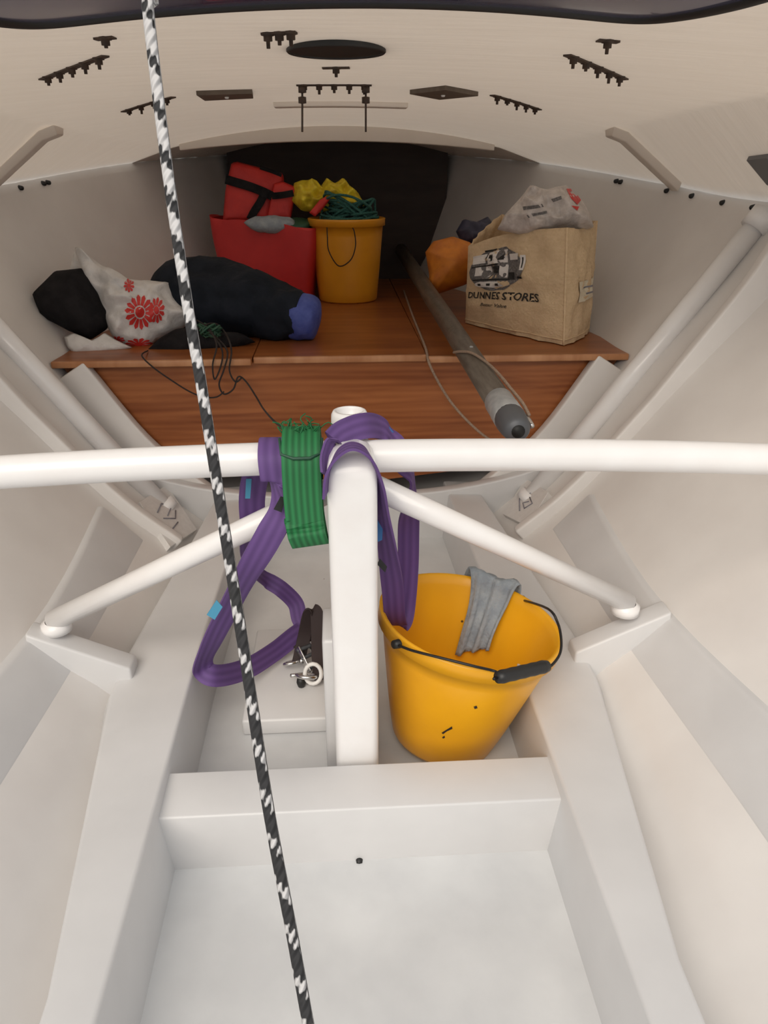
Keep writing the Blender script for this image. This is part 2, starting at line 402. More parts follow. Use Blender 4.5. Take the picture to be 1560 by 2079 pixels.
def deck_hit(px, py):
    v = ray(px, py); t = 0.5
    while t < 6:
        p = CAM+v*t
        if p.y > 0.7 and p.z >= deckz(p.x, min(p.y, 4.4)): return Vector((p.x, p.y, deckz(p.x, p.y)))
        t += 0.002
    return p

Ys = [r[0] for r in stations]
for side, nm in ((-1, 'wall_left'), (1, 'wall_right')):
    V = []; F = []
    rows = [[(x, z) for x, z in fine(Y, 5)] for Y in Ys]; k = len(rows[0])
    for Y, rw in zip(Ys, rows): V += [(side*x, Y, z) for x, z in rw]
    nin = len(V)
    for Y, rw in zip(Ys, rows):                                    # outer skin, so the hull has a thickness
        V += [(side*(x+0.012), Y, z-0.012*(1-i/k)) for i, (x, z) in enumerate(rw)]
    for i in range(len(Ys)-1):
        for j in range(k-1):
            a = i*k+j; F.append((a, a+1, a+k+1, a+k)); b = nin+a; F.append((b, b+k, b+k+1, b+1))
    for i in range(len(Ys)-1):
        a = i*k+k-1; F.append((a, nin+a, nin+a+k, a+k))
    struct(mesh_obj(nm, V, F, M_hull), 'curved white painted hull side on the %s with bilge' % ('left' if side < 0 else 'right'))

# deck underside = ceiling, with thickness, opening aft of Y = 0.84
V = []; F = []; dy = [0.84+i*(4.40-0.84)/46 for i in range(47)]; nx = 48
for Y in dy:
    B = section(Y)[-1][0]
    xs = [B*(0.8*(2*i/(nx-12)-1)) for i in range(nx-12+1)]
    xs = [-B*(1-0.2*i/6) for i in range(6)] + xs + [B*(0.8+0.2*i/6) for i in range(1, 7)]
    V += [(x, Y, deckz(x, Y)) for x in xs]
k = len(xs); nin = len(V); V += [(x, y, z+0.02) for x, y, z in V]
for i in range(len(dy)-1):
    for j in range(k-1):
        a = i*k+j; F.append((a, a+k, a+k+1, a+1)); b = nin+a; F.append((b, b+1, b+k+1, b+k))
for j in range(k-1): F.append((j, j+1, nin+j+1, nin+j))
ceil_ = mesh_obj('ceiling', V, F, mats=[M_deck, M_deckopaque], fm=[1 if V[f[0]][1] > 2.86 else 0 for f in F])   # forward faces left opaque to keep the bow dark; ceil_.data.set_sharp_from_angle(angle=R(14))
struct(ceil_, 'cream painted underside of the foredeck with bolts coming through')

# sole of the well
V = []; F = []
Yw = [0.15+i*0.1 for i in range(20)]
for Y in Yw: V += [(x, Y, 0.04) for x in (-0.33, -0.11, 0.11, 0.33)]
for i in range(len(Yw)-1):
    for j in range(3): F.append((i*4+j, i*4+j+1, i*4+j+5, i*4+j+4))
struct(mesh_obj('floor', V, F, M_floor, smooth=False), 'flat white painted sole between the two stringers')

def prism(name, rings, m, parent=None, bevel=0.006, smooth=True):
    """loft of closed rings of equal length, capped"""
    V = [v for r in rings for v in r]; k = len(rings[0]); F = []
    for i in range(len(rings)-1):
        for j in range(k): F.append((i*k+j, i*k+(j+1) % k, (i+1)*k+(j+1) % k, (i+1)*k+j))
    F.append(tuple(range(k-1, -1, -1))); F.append(tuple((len(rings)-1)*k+j for j in range(k)))
    me = bpy.data.meshes.new(name); me.from_pydata([tuple(v) for v in V], [], F)
    bm = bmesh.new(); bm.from_mesh(me); bmesh.ops.recalc_face_normals(bm, faces=bm.faces)
    if bevel:
        es = [e for e in bm.edges if len(e.link_faces) == 2 and e.calc_face_angle(0) > R(35)]
        bmesh.ops.bevel(bm, geom=es, offset=bevel, segments=3, affect='EDGES', profile=0.5)
    bm.to_mesh(me); bm.free(); me.materials.append(m)
    o = bpy.data.objects.new(name, me); COL.objects.link(o)
    if parent: o.parent = parent; o.matrix_parent_inverse = Matrix.Translation(-parent.location)
    if smooth:
        for p in me.polygons: p.use_smooth = True
        me.set_sharp_from_angle(angle=R(40))
    return o

# dark panel added for the shade in the bow, then the stem
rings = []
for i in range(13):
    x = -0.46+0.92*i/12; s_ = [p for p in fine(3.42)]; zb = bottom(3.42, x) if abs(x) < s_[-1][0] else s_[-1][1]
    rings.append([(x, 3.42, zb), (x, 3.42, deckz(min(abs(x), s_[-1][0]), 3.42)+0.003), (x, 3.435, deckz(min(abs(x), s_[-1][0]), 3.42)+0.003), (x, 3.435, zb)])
struct(prism('wall_bow_shade', rings, M_bowshade, None, 0), 'dark panel added for the bow shade at the forward end of the berth')
stem = prism('trim_20', [[(-0.03, 4.40, 0.47), (0.03, 4.40, 0.47), (0.07, 4.40, 1.2), (-0.07, 4.40, 1.2)], [(-0.03, 4.43, 0.47), (0.03, 4.43, 0.47), (0.07, 4.43, 1.2), (-0.07, 4.43, 1.2)]], M_hull, None, 0)
struct(stem, 'white stem post closing the bow')

trim = 0
def T(o, label):
    return struct(o, label)
# longitudinal stringers either side of the well
for side in (-1, 1):
    trim += 1; rings = []
    for i in range(15):
        Y = 0.15+i*1.82/14
        xi = 0.298 if Y < 1.2 else 0.298-0.03*(Y-1.2); xo = (0.35+0.09*(Y-0.46)/0.65 if Y < 1.1 else 0.44-0.09*(Y-1.1))
        zt = 0.168 if Y < 1.2 else 0.168+0.01*(Y-1.2)
        xo = max(xo, xi+0.06)
        rings.append([(side*(xi-0.014), Y, 0.03), (side*(xo+0.02), Y, max(0.03, bottom(Y, xo+0.02)-0.02)), (side*xo, Y, zt-0.004), (side*xi, Y, zt)])
    T(prism('trim_%d' % trim, rings, M_trim, None, 0.006), 'broad white fore and aft stringer %s of the well' % ('left' if side < 0 else 'right'))
# hull stringers higher up the bilge
for side in (-1, 1):
    trim += 1; rings = []
    for i in range(16):
        Y = 0.15+i*1.47/15; s = section(Y); x0, z0 = s[2]; x1, z1 = s[3]
        a = Vector((x0+0.03, z0+0.01)); b = Vector((x1+0.012, z1+0.012)); d = (b-a).normalized(); n = Vector((-d.y, d.x))
        q = [a-n*0.012, b-n*0.012, b+n*0.010-d*0.02, a+n*0.010+d*0.02]
        rings.append([(side*p.x, Y, p.y) for p in q])
    T(prism('trim_%d' % trim, rings, M_trim, None, 0.006), 'low white bonded stringer along the %s bilge' % ('left' if side < 0 else 'right'))
# transverse beam in front of the post
trim += 1
T(prism('trim_%d' % trim, [[(x, 0.800, 0.03), (x, 0.80, 0.146), (x, 0.884, 0.152), (x, 0.884, 0.03)] for x in (-0.30, -0.1, 0.1, 0.30)], M_trim, None, 0.0035),
  'white transverse floor beam across the well in front of post')
# fillet strip at the foot of the beam and pad in front
# half frames between stringer and bilge stringer, Y ~ 1.13
for side in (-1, 1):
    trim += 1
    xs = [0.405, 0.46, 0.52, 0.575]
    rings = []
    for x in xs:
        zt = 0.186+(x-0.405)*0.48; zb = bottom(1.13, x)-0.015
        rings.append([(side*x, 1.10, zb), (side*x, 1.105, zt), (side*x, 1.15, zt), (side*x, 1.155, zb)])
    T(prism('trim_%d' % trim, rings, M_trim, None, 0.005), 'short white floor frame on the %s carrying a brace foot' % ('left' if side < 0 else 'right'))
# ring frame webs
def ring_frame(Y, th, depth, zlo, zhi, side, name, label, dfun=None):
    pts = [p for p in fine(Y, 6) if zlo <= p[1] <= zhi and p[0] > 0.02]
    rings = []
    for i, (x, z) in enumerate(pts):
        a = Vector(pts[max(i-1, 0)]); b = Vector(pts[min(i+1, len(pts)-1)]); d = (b-a).normalized(); n = Vector((-d.y, d.x))
        dp = dfun(z) if dfun else depth
        o = Vector((x, z))-n*0.008; q = Vector((x, z))+n*dp
        rings.append([(side*o.x, Y-th/2, o.y), (side*q.x, Y-th/2, q.y), (side*q.x, Y+th/2, q.y), (side*o.x, Y+th/2, o.y)])
    T(prism(name, rings, M_hull, None, 0.006), label)
for side in (-1, 1):
    trim += 1
    ring_frame(1.925, 0.035, 0.075, 0.05, 0.545, side, 'trim_%d' % trim, 'curved white ring frame %s below the berth front' % ('left' if side < 0 else 'right'))
    trim += 1
    ring_frame(1.68, 0.03, 0.05, 0.12, 0.86, side, 'trim_%d' % trim, 'shallow curved hull rib %s beside the tubular strut' % ('left' if side < 0 else 'right'),
               lambda z: 0.03+0.05*max(0, (z-0.5)/0.36))
# low web closing the forward end of the well
trim += 1
rings = []
for i in range(21):
    x = -0.60+1.2*i/20; zt = 0.172+0.10*(abs(x)/0.6)**2.5; zb = min(bottom(1.9, x), 0.10)-0.02 if abs(x) < 0.34 else bottom(1.9, x)-0.02
    rings.append([(x, 1.875, zb), (x, 1.875, max(zt, zb+0.03)), (x, 1.91, max(zt, zb+0.03)), (x, 1.91, zb)])
T(prism('trim_%d' % trim, rings, M_trim, None, 0.006), 'low curved white web across the hull under the berth')
# deck beam under the foredeck near the bow, and deck edge frames
trim += 1
rings = []
for i in range(25):
    x = -0.55+1.1*i/24; zt = deckz(x, 2.9)+0.004; zb = 1.083-0.030*(x/0.55)**2
    zb = min(zb, zt-0.010); rings.append([(x, 2.88, zb), (x, 2.88, zt), (x, 2.93, zt), (x, 2.93, zb)])
T(prism('trim_%d' % trim, rings, M_deckrib, None, 0.004), 'pale arched deck beam near the bow')
for side in (-1, 1):
    trim += 1
    B = section(2.25)[-1][0]; rings = []
    for i in range(6):
        x = lerp(0.77*B, B-0.008, i/5); z = deckz(x, 2.25)-0.003
        rings.append([(side*x, 2.20, z+0.008), (side*x, 2.215, z-0.016), (side*x, 2.265, z-0.016), (side*x, 2.28, z+0.008)])
    T(prism('trim_%d' % trim, rings, M_deckrib, None, 0.004), 'pale raised deck knee at the %s shroud' % ('left' if side < 0 else 'right'))
trim += 1
rings = []
pts = [deck_hit(x, 207) for x in (555, 620, 690, 760, 830)]
for p in pts:
    z = deckz(p.x, pts[2].y)+0.003; y = pts[2].y
    rings.append([(p.x, y-0.02, z), (p.x, y-0.02, z-0.014), (p.x, y+0.03, z-0.014), (p.x, y+0.03, z)])
T(prism('trim_%d' % trim, rings, M_deckrib, None, 0.003), 'thin pale batten across the deck underside behind the long bolts')

# ------------------------------------------------------------------ deck fittings
# hatch lid
t = thing('hatch_lid', (0, 0.95, deckz(0, 0.95)-0.02), 'dark blue smoked hatch lid with black rubber edge under the deck', 'hatch')
def lid_grid(y0, y1, nxx=44, nyy=22):
    prof = catmull([(0.452, 0.80), (0.44, 0.88), (0.425, 0.95), (0.405, 1.03), (0.390, 1.075), (0.372, 1.100), (0.345, 1.113), (0.30, 1.117)], 4)
    return [[(lerp(-h, h, i/nxx), Y) for i in range(nxx+1)] for h, Y in prof]
Y0, Y1 = 0.80, 1.117
def lidz(x, Y): return 1.1875-0.15*x*x+0.016*x
rows = lid_grid(Y0, Y1)
V = []; F = []
for rw in rows:
    for x, Y in rw: V.append((x, Y, lidz(x, Y)-0.006*math.sin(math.pi*min(1, (Y-Y0)/(Y1-Y0)))))
k = len(rows[0]); n0 = len(V); V += [(x, y, lidz(x, y)+0.004) for x, y, z in V]
for j in range(len(rows)-1):
    for i in range(k-1):
        a = j*k+i; F.append((a, a+k, a+k+1, a+1)); b = n0+a; F.append((b, b+1, b+k+1, b+k))
edge = [i for i in range(k)] + [j*k+k-1 for j in range(1, len(rows))] + [(len(rows)-1)*k+i for i in range(k-2, -1, -1)] + [j*k for j in range(len(rows)-2, 0, -1)]
for a, b in zip(edge, edge[1:]+edge[:1]): F.append((a, b, n0+b, n0+a))
mesh_obj('panel', V, F, M_lid, t)
ep = [Vector(V[i])+Vector((0, 0, 0.004)) for i in edge]
tube('rubber_edge', ep, 0.0095, M_black, t, 8, closed=True)
# small white snap studs on the lid edge
studs = []
for px, py in ((842, 8), (1212, 38), (1228, 40)):
    x = onplane(px, py, (0, 0, 1.165), (0, 0, 1)); x.z = lidz(x.x, 0.95)-0.008
    mesh_obj('stud', *lathe_data([(0.0001, -0.003), (0.003, -0.002), (0.004, 0.003)], 10, Matrix.Translation((x.x, min(x.y, 1.09), x.z))), )if False else None

# mast hole cover
p = deck_hit(683, 101); RX = 0.078
t = thing('mast_hole_cover', (p.x, p.y, p.z), 'black round cover closing the mast hole in the deck', 'cover')
V, F, U = lathe_data([(0.0001, -0.002), (0.05, -0.002), (RX-0.006, -0.002), (RX, -0.001), (RX, 0.012)], 40, Matrix.Translation((p.x, p.y, p.z-0.001)))
mesh_obj('disc', V, F, M_blackhole, t)
V, F, U = lathe_data([(RX-0.002, 0.008), (RX-0.002, -0.003), (RX+0.001, -0.004), (RX+0.003, -0.002), (RX+0.003, 0.01)], 40, Matrix.Translation((p.x, p.y, p.z-0.001)))
mesh_obj('rim', V, F, M_black, t)

def bolt_row(px0, py0, px1, py1, nb, label, drop=0.016, name='bolt_row', extra=None):
    a = deck_hit(px0, py0); b = deck_hit(px1, py1); c = (a+b)/2
    t = thing(name, (c.x, c.y, deckz(c.x, c.y)), label, 'bolts', 'bolt rows under the deck')
    # backing strip following the deck
    pts = [a.lerp(b, i/8) for i in range(9)]; pts = [Vector((q.x, q.y, deckz(q.x, q.y))) for q in pts]
    d = (b-a).normalized(); s = Vector((-d.y, d.x, 0))
    rings = [[q+s*0.007+Vector((0, 0, 0.002)), q+s*0.007-Vector((0, 0, 0.0025)), q-s*0.007-Vector((0, 0, 0.0025)), q-s*0.007+Vector((0, 0, 0.002))] for q in pts]
    prism('backing_strip', rings, M_bolt, t, 0)
    for i in range(nb):
        q = a.lerp(b, (i+0.5)/nb); z = deckz(q.x, q.y); dr = drop*random.uniform(0.8, 1.2)
        if extra and i in extra: dr = extra[i]
        prof = [(0.0001, -dr), (0.0028, -dr), (0.003, -0.010), (0.0065, -0.0098), (0.0065, -0.003), (0.010, -0.0028), (0.010, 0.001)]
        V, F, U = lathe_data(prof, 8, Matrix.Translation((q.x, q.y, z)))
        mesh_obj('bolt', V, F, M_bolt, t)
    return t
random.seed(3)
bolt_row(85, 160, 214, 112, 5, 'longest row of dark bolts at the left of the deck underside')
bolt_row(194, 78, 232, 74, 1, 'single dark bolt with strap near the hatch, left side')
bolt_row(250, 226, 352, 196, 4, 'row of small dark bolts left of the brown backing strip')
bolt_row(532, 68, 602, 64, 3, 'short row of three bolts beside the hatch, left of mast hole')
bolt_row(655, 137, 710, 136, 1, 'one dark bolt just forward of the black mast hole cover')
bolt_row(1152, 110, 1270, 160, 5, 'longest row of dark bolts at the right of the deck underside')
bolt_row(1214, 80, 1256, 84, 1, 'single dark bolt near the hatch corner, right side')
bolt_row(1000, 192, 1096, 222, 5, 'row of small dark bolts right of the diamond shaped plate')
t = bolt_row(602, 172, 755, 172, 5, 'row of bolts with two long hanging threaded rods, deck centre')
for px in (614, 743):
    a = deck_hit(px, 172); e = at(px, 268, Y=a.y)
    pth = [a.lerp(e, i/5) for i in range(6)]
    tube('threaded_rod', pth, 0.0022, M_bolt, t, 8)
    for f in (0.10, 0.32):
        q = a.lerp(e, f); V, F, U = lathe_data([(0.002, -0.007), (0.0085, -0.006), (0.0085, 0.006), (0.002, 0.007)], 6, Matrix.Translation(q)); mesh_obj('nut', V, F, M_bolt, t)

def deck_plate(pix, label, name):
    P = [deck_hit(x, y) for x, y in pix]; c = sum(P, Vector())/len(P)
    t = thing(name, (c.x, c.y, deckz(c.x, c.y)), label, 'plate')
    top = [(q.x, q.y, deckz(q.x, q.y)+0.002) for q in P]; low = [(q.x, q.y, deckz(q.x, q.y)-0.009) for q in P]
    prism('pad', [top, low], M_padwood, t, 0.001, False)
    V, F, U = lathe_data([(0.0001, -0.0125), (0.004, -0.012), (0.0055, -0.008)], 12, Matrix.Translation((c.x, c.y, deckz(c.x, c.y)))); mesh_obj('screw', V, F, M_whitep, t)
deck_plate([(398, 184), (415, 196), (514, 191), (512, 181)], 'brown oblong backing plate on the deck underside, left of centre', 'backing_plate')
deck_plate([(832, 182), (893, 194), (972, 186), (905, 173)], 'brown diamond shaped backing plate on the deck underside, right of centre', 'diamond_plate')
# dark grey chainplate pad at the right edge of the frame
P = [deck_hit(x, y) for x, y in ((1521, 317), (1562, 312), (1600, 380), (1562, 368))]; c = sum(P, Vector())/4
pl = prism('chainplate_pad', [[q+Vector((0, 0, 0.003)) for q in P], [q-Vector((0.004, 0, 0.008)) for q in P]], M_grey, None, 0.001, False)
tag(pl, 'dark grey pad on the deck edge at far right', 'plate')

# small dark bolts along the deck edge, parts of the walls
def sheer_pt(px, py):
    best = None
    for i in range(200):
        Y = 1.5+i*0.01; s = section(Y)[-1]; x = s[0] if px > 690 else -s[0]
        q = Vector((x, Y, s[1])); v = q-CAM; dd = v.dot(FW); ux = 780+FPX*v.dot(RT)/dd
        if best is None or abs(ux-px) < best[0]: best = (abs(ux-px), q)
    return best[1]
for nm, lst in (('wall_left', (35, 80, 90)), ('wall_right', (1258, 1268, 1362, 1412, 1475, 1540))):
    par = bpy.data.objects[nm]
    for px in lst:
        q = sheer_pt(px, 0); sg = 1 if q.x > 0 else -1
        V, F, U = lathe_data([(0.0001, 0.012), (0.006, 0.011), (0.007, 0.0), (0.007, -0.01)], 8,
                             Matrix.Translation(q+Vector((-sg*0.004, 0, -0.014))) @ Vector((-sg, -0.4, -0.1)).to_track_quat('Z', 'Y').to_matrix().to_4x4())
        mesh_obj('bolt', V, F, M_black, par)

# ------------------------------------------------------------------ berth of varnished plywood
ZS = 0.55
berth = thing('berth', (0, 1.95, 0.05), 'varnished brown plywood berth across the bow, with front panel', 'berth')
def board(name, xa, xb, y0, lipz):
    n = 16; yy = [y0]+[2.0+i*(4.25-2.0)/n for i in range(n+1)]
    L = []; Rr = []
    for Y in yy:
        b = breadth(max(Y, 1.9), ZS)-0.006
        l = max(-b, xa); r = min(b, xb)
        if l >= r-0.002: break
        L.append((l, Y)); Rr.append((r, Y))
    rings = [[(l[0], l[1], ZS), (r[0], r[1], ZS), (r[0], r[1], ZS-0.015), (l[0], l[1], ZS-0.015)] for l, r in zip(L, Rr)]
    return prism(name, rings, M_woodtop, berth, 0.0015, False)
xl = at(512, 728, Z=ZS).x; xr = at(866, 718, Z=ZS).x
board('board', -2, xl-0.001, 1.925, 0); board('board', xl+0.001, xr-0.001, 1.945, 0); board('board', xr+0.001, 2, 1.925, 0)
for a, b, y in ((-0.752, xl-0.002, 1.918), (xl+0.002, xr-0.002, 1.936), (xr+0.002, 0.752, 1.918)):
    bevel_box('edge_strip', (b-a, 0.014, 0.017), M_lip, berth, ((a+b)/2, y, ZS-0.007), None, 0.003)
# front panel, cut to the hull curve
rings = []
for i in range(33):
    x = -0.735+1.47*i/32
    pts = [(0.0, 0.18), (0.45, 0.23), (0.52, 0.28), (0.60, 0.34), (0.66, 0.42), (0.735, 0.525), (0.8, 0.53)]
    ax = abs(x)
    for (xa, za), (xb, zb) in zip(pts, pts[1:]):
        if xa <= ax <= xb: zb_ = lerp(za, zb, (ax-xa)/(xb-xa))
    rings.append([(x, 1.95, zb_), (x, 1.95, ZS-0.016), (x, 1.965, ZS-0.016), (x, 1.965, zb_)])
prism('front_panel', rings, M_woodfront, berth, 0, False)

# ------------------------------------------------------------------ tubular mast support
sup = thing('mast_support_frame', (0, 0.93, 0.04), 'white enamelled mast support post with cross tube and two braces', 'frame')
PX = -0.005
def rrect(cx, cy, hx, hy, r, z, n=5):
    out = []
    for qx, qy, a0 in ((1, 1, 0), (-1, 1, 90), (-1, -1, 180), (1, -1, 270)):
        for i in range(n+1):
            a = R(a0+90*i/n); out.append(Vector((cx+qx*(hx-r)+r*math.cos(a), cy+qy*(hy-r)+r*math.sin(a), z)))
    return out
rings = [rrect(PX, 0.935, 0.034, 0.034, 0.013, z) for z in (0.04, 0.2, 0.4, 0.58, 0.625)]
for k, (f, z) in enumerate(((0.97, 0.637), (0.88, 0.648), (0.7, 0.656), (0.35, 0.661))): rings.append([Vector((PX+(v.x-PX)*f, 0.935+0.006*k+(v.y-0.935)*f, z)) for v in rings[0]])
prism('post', rings, M_tube, sup, 0)
V, F, U = lathe_data([(0.027, 0.56), (0.027, 0.668), (0.0265, 0.676), (0.024, 0.681), (0.020, 0.682), (0.0185, 0.679), (0.018, 0.656), (0.0001, 0.656)], 32, Matrix.Translation((PX+0.0, 1.032, 0)))
mesh_obj('stub', V, F, M_tube, sup)
# cross tube
zL = at(0, 974, Y=0.985); zR = at(1560, 926, Y=0.985)
cpts = []
for i in range(33):
    x = -1.09+2.18*i/32; cpts.append((x, 0.985, 0.628-0.018*(x/0.6)**2 if abs(x) < 0.6 else 0.610-0.036*(abs(x)-0.6)/0.6))
tube('cross_tube', cpts, 0.0235, M_tube, sup, 24)
for nm, foot, top in (('right', at(1272, 1222, Z=0.272), Vector((0.02, 0.985, 0.585))), ('left', at(112, 1258, Z=0.272), Vector((-0.02, 0.985, 0.585)))):
    d = (foot-top).normalized()
    tube('brace', [top, top.lerp(foot, 0.5), foot+d*0.004], 0.0185, M_tube, sup, 20)
    V, F, U = lathe_data([(0.0001, -0.02), (0.026, -0.018), (0.026, -0.003), (0.018, 0.002)], 20, Matrix.Translation(foot+Vector((0, 0, -0.004))))
    mesh_obj('foot', V, F, M_tube, sup)
# step block and plate behind the post
bevel_box('step_block', (0.085, 0.10, 0.285), M_trim, sup, (-0.014, 1.022, 0.182), None, 0.006)

bl = bevel_box('step_plate', (0.23, 0.30, 0.035), M_trim, None, (-0.10, 1.235, 0.0575), None, 0.005)
tag(bl, 'low white block on the sole behind the mast post', 'block')

# diagonal tubular struts to the deck edge
for sg, lab in ((1, 'white tubular strut rising to the deck edge on the right'), (-1, 'white tubular strut rising to the left deck edge, behind the cross tube')):
    t = thing('tubular_strut', (sg*0.49, 1.82, 0.18), lab, 'strut', 'tubular struts')
    a = Vector((sg*0.485, 1.82, 0.165)); b = Vector((sg*1.012, 1.84, 0.905))
    d = (b-a).normalized()
    tube('pole', [a, a.lerp(b, .5), b], 0.026, M_tube, t, 20)
    tube('top_flange', [b-d*0.05, b-d*0.004], 0.034, M_tube, t, 20)
    tube('foot_flange', [a+d*0.004, a+d*0.03], 0.036, M_tube, t, 20)

# marked grey plates near the strut feet
def _unused(cx, cy, label, strokes, sgn):
    c = Vector((sgn*0.405, 1.70, 0.0)); c.z = bottom(1.70, c.x)
    t = None
    return None
def plate_on_hull(pix, label, strokes, name):
    P = [hull_hit(x, y, 0.02) for x, y in pix]; c = sum(P, Vector())/4
    n = (P[1]-P[0]).cross(P[3]-P[0]).normalized()
    if n.dot(CAM-c) < 0: n = -n
    P = [q-n*(q-c).dot(n) for q in P]
    t = thing(name, tuple(c-n*0.015), label, 'plate', 'marked plates')
    prism('sheet', [[q-n*0.028 for q in P], [q+n*0.003 for q in P]], M_plate, t, 0.0015, False)
    def uv(u, v): return P[0].lerp(P[1], u).lerp(P[3].lerp(P[2], u), v)+n*0.0045
    for s in strokes:
        tube('ink_stroke', [uv(u, v) for u, v in s], 0.0016, M_pencil, t, 6)
plate_on_hull([(282, 1020), (338, 985), (398, 1078), (345, 1112)], 'pale plate with scribbled mark on hull left, under cross tube',
              [[(.25, .35), (.5, .25), (.7, .4), (.45, .5)], [(.3, .5), (.6, .62), (.75, .5)], [(.35, .75), (.6, .7)]], 'marked_plate')
plate_on_hull([(1068, 972), (1115, 1000), (1072, 1070), (1022, 1045)], 'pale plate with scribbled mark on hull right, under cross tube',
              [[(.5, .25), (.25, .5), (.5, .75)], [(.55, .35), (.75, .45), (.6, .65), (.45, .55), (.6, .45)]], 'marked_plate')

# ------------------------------------------------------------------ near bucket
def bucket(loc, rb, rt, h, m, label, tilt=(0, 0, 0), dark=None):
    t = thing('bucket', loc, label, 'bucket', 'yellow buckets')
    from mathutils import Euler
    M = Matrix.Translation(loc) @ Euler(tilt).to_matrix().to_4x4()
    prof = [(0.0001, 0.006), (rb*0.9, 0.006), (rb*0.96, 0.0), (rb, 0.006)]
    for i in range(1, 9): f = i/8; prof.append((lerp(rb, rt-0.006, f**0.92), 0.006+(h-0.03)*f))
    prof += [(rt-0.004, h-0.024), (rt+0.002, h-0.023), (rt+0.002, h-0.004), (rt+0.003, h), (rt-0.001, h+0.002), (rt-0.006, h-0.002)]
    for i in range(8, -1, -1): f = i/8; prof.append((lerp(rb, rt-0.006, f**0.92)-0.004, 0.012+(h-0.03)*f))
    prof.append((0.0001, 0.012))
    V, F, U = lathe_data(prof, 56, M); mesh_obj('body', V, F, m, t)
    return t, M
_b = at(928, 1480, Z=0.04); BL = (0.155, 1.065, 0.046)
near, NM = bucket(BL, 0.095, 0.158, 0.250, M_yellow, 'large yellow bucket on the white sole to the right of the post', (R(-2.0), R(10.0), 0))
# handle: ears, wire bail lying round the near rim, black grip
ez = 0.238; rt = 0.162
aL = R(214); aR = R(42)
def rim(a, r=rt, z=ez): return NM @ Vector((r*math.cos(a), r*math.sin(a), z))
for a in (aL, aR):
    V, F, U = lathe_data([(0.0001, 0.010), (0.007, 0.009), (0.008, -0.004)], 12, NM @ Matrix.Translation((rt*math.cos(a), rt*math.sin(a), ez)) @ Vector((math.cos(a), math.sin(a), 0.1)).to_track_quat('Z', 'Y').to_matrix().to_4x4())
    mesh_obj('ear', V, F, M_grip, near)
g0 = at(1010, 1376, d=1.075); g1 = at(1112, 1352, d=1.125)
wire = [rim(aL, rt+0.004)]
for i in range(1, 6): wire.append(rim(lerp(aL, R(285), i/6), rt+0.007, ez+0.024*math.sin(i/7*math.pi)))
wire += [g0+(g0-g1)*0.06, g0, g0.lerp(g1, 0.5), g1, g1+(g1-g0)*0.10, at(1137, 1328, d=1.15), at(1140, 1300, d=1.17), at(1133, 1265, d=1.20), at(1113, 1236, d=1.23), rim(aR, rt+0.004)]
tube('bail_wire', catmull(wire, 5), 0.0022, M_wire, near, 8)
gp = [g0.lerp(g1, i/10) for i in range(11)]
tube('grip', gp, [0.0085, 0.0105]+[0.0105 if i % 2 else 0.0098 for i in range(7)]+[0.0105, 0.0085], M_grip, near, 14)

# grey rag over the far rim
def inner_r(z): return lerp(0.095, 0.152, max(0.0, (z-0.006)/0.220)**0.92)-0.004
V = []; F = []; nu = 18
for i in range(nu+1):
    u = i/nu; a = R(lerp(80, 46, u)); zb = lerp(0.105, 0.140, u)
    prof = [(0.176, 0.213), (0.174, 0.243), (0.164, 0.264), (0.152, 0.256), (0.144, 0.23), (inner_r(0.2)-0.012, 0.20), (inner_r(0.16)-0.012, 0.165), (inner_r(zb)-0.010, zb)]
    for k, (r_, z_) in enumerate(catmull(prof, 4)):
        f = k/28; fold = (0.007*math.sin(u*15+f*3)+0.004*math.sin(u*31))*(1 if 0.25 < f else 0.4)
        aa = a+R(3)*math.sin(f*5+1)*(1-u)
        V.append(NM @ Vector(((r_+min(fold, 0.004)-(0.004 if f > .3 else -0.003))*math.cos(aa), (r_+min(fold, 0.004)-(0.004 if f > .3 else -0.003))*math.sin(aa), z_+0.004*math.sin(u*9)*(f < .35))))
kk = 29
for i in range(nu):
    for k in range(kk-1): a_ = i*kk+k; F.append((a_, a_+kk, a_+kk+1, a_+1))
rag = mesh_obj('cleaning_rag', V, F, M_rag); sm = rag.modifiers.new('solid', 'SOLIDIFY'); sm.thickness = 0.003; sm.offset = 0
tag(rag, 'crumpled grey blue rag hanging over the yellow bucket rim', 'rag')

# ------------------------------------------------------------------ things on the berth
FX = at(707, 600, Y=2.86).x
far, FM = bucket((FX, 2.86, ZS), 0.108, 0.137, 0.285, M_orange, 'smaller amber yellow bucket at the back of the berth beside the red bag')
# green rope piled in it
random.seed(11); loops = []
cx, cy, cz = FX, 2.85, ZS+0.250
path = []
for k in range(22):
    a0 = random.uniform(0, 6.28); tilt = random.uniform(-0.95, 0.95); rad = random.uniform(0.06, 0.105); ph = random.uniform(0, 6.28)
    for i in range(10):
        a = a0+2*math.pi*i/10
        x = rad*math.cos(a); y = rad*math.sin(a)*0.8; z = tilt*(x*math.cos(ph)+y*math.sin(ph))+0.03+0.045*(1-(rad/0.11)**2)
        r_ = math.hypot(x, y)
        path.append((cx+0.01+x, cy+y, cz+max(-0.01, z)))
gr = tube('green_rope', catmull(path, 3), 0.0045, M_teal, None, 6)
tag(gr, 'dark green rope coiled in the top of the amber bucket', 'rope')
lp = [at(665, 480, Y=2.715), at(668, 510, Y=2.715), at(688, 540, Y=2.72), at(712, 528, Y=2.718), at(722, 500, Y=2.714), at(720, 472, Y=2.712), at(716, 462, Y=2.73)]
lp = [at(664, 462, Y=2.73)]+lp
ln = tube('thin_line', catmull([tuple(p) for p in lp], 6), 0.0022, M_cord, None, 6)
tag(ln, 'thin dark line looping down the front of the amber bucket', 'cord')
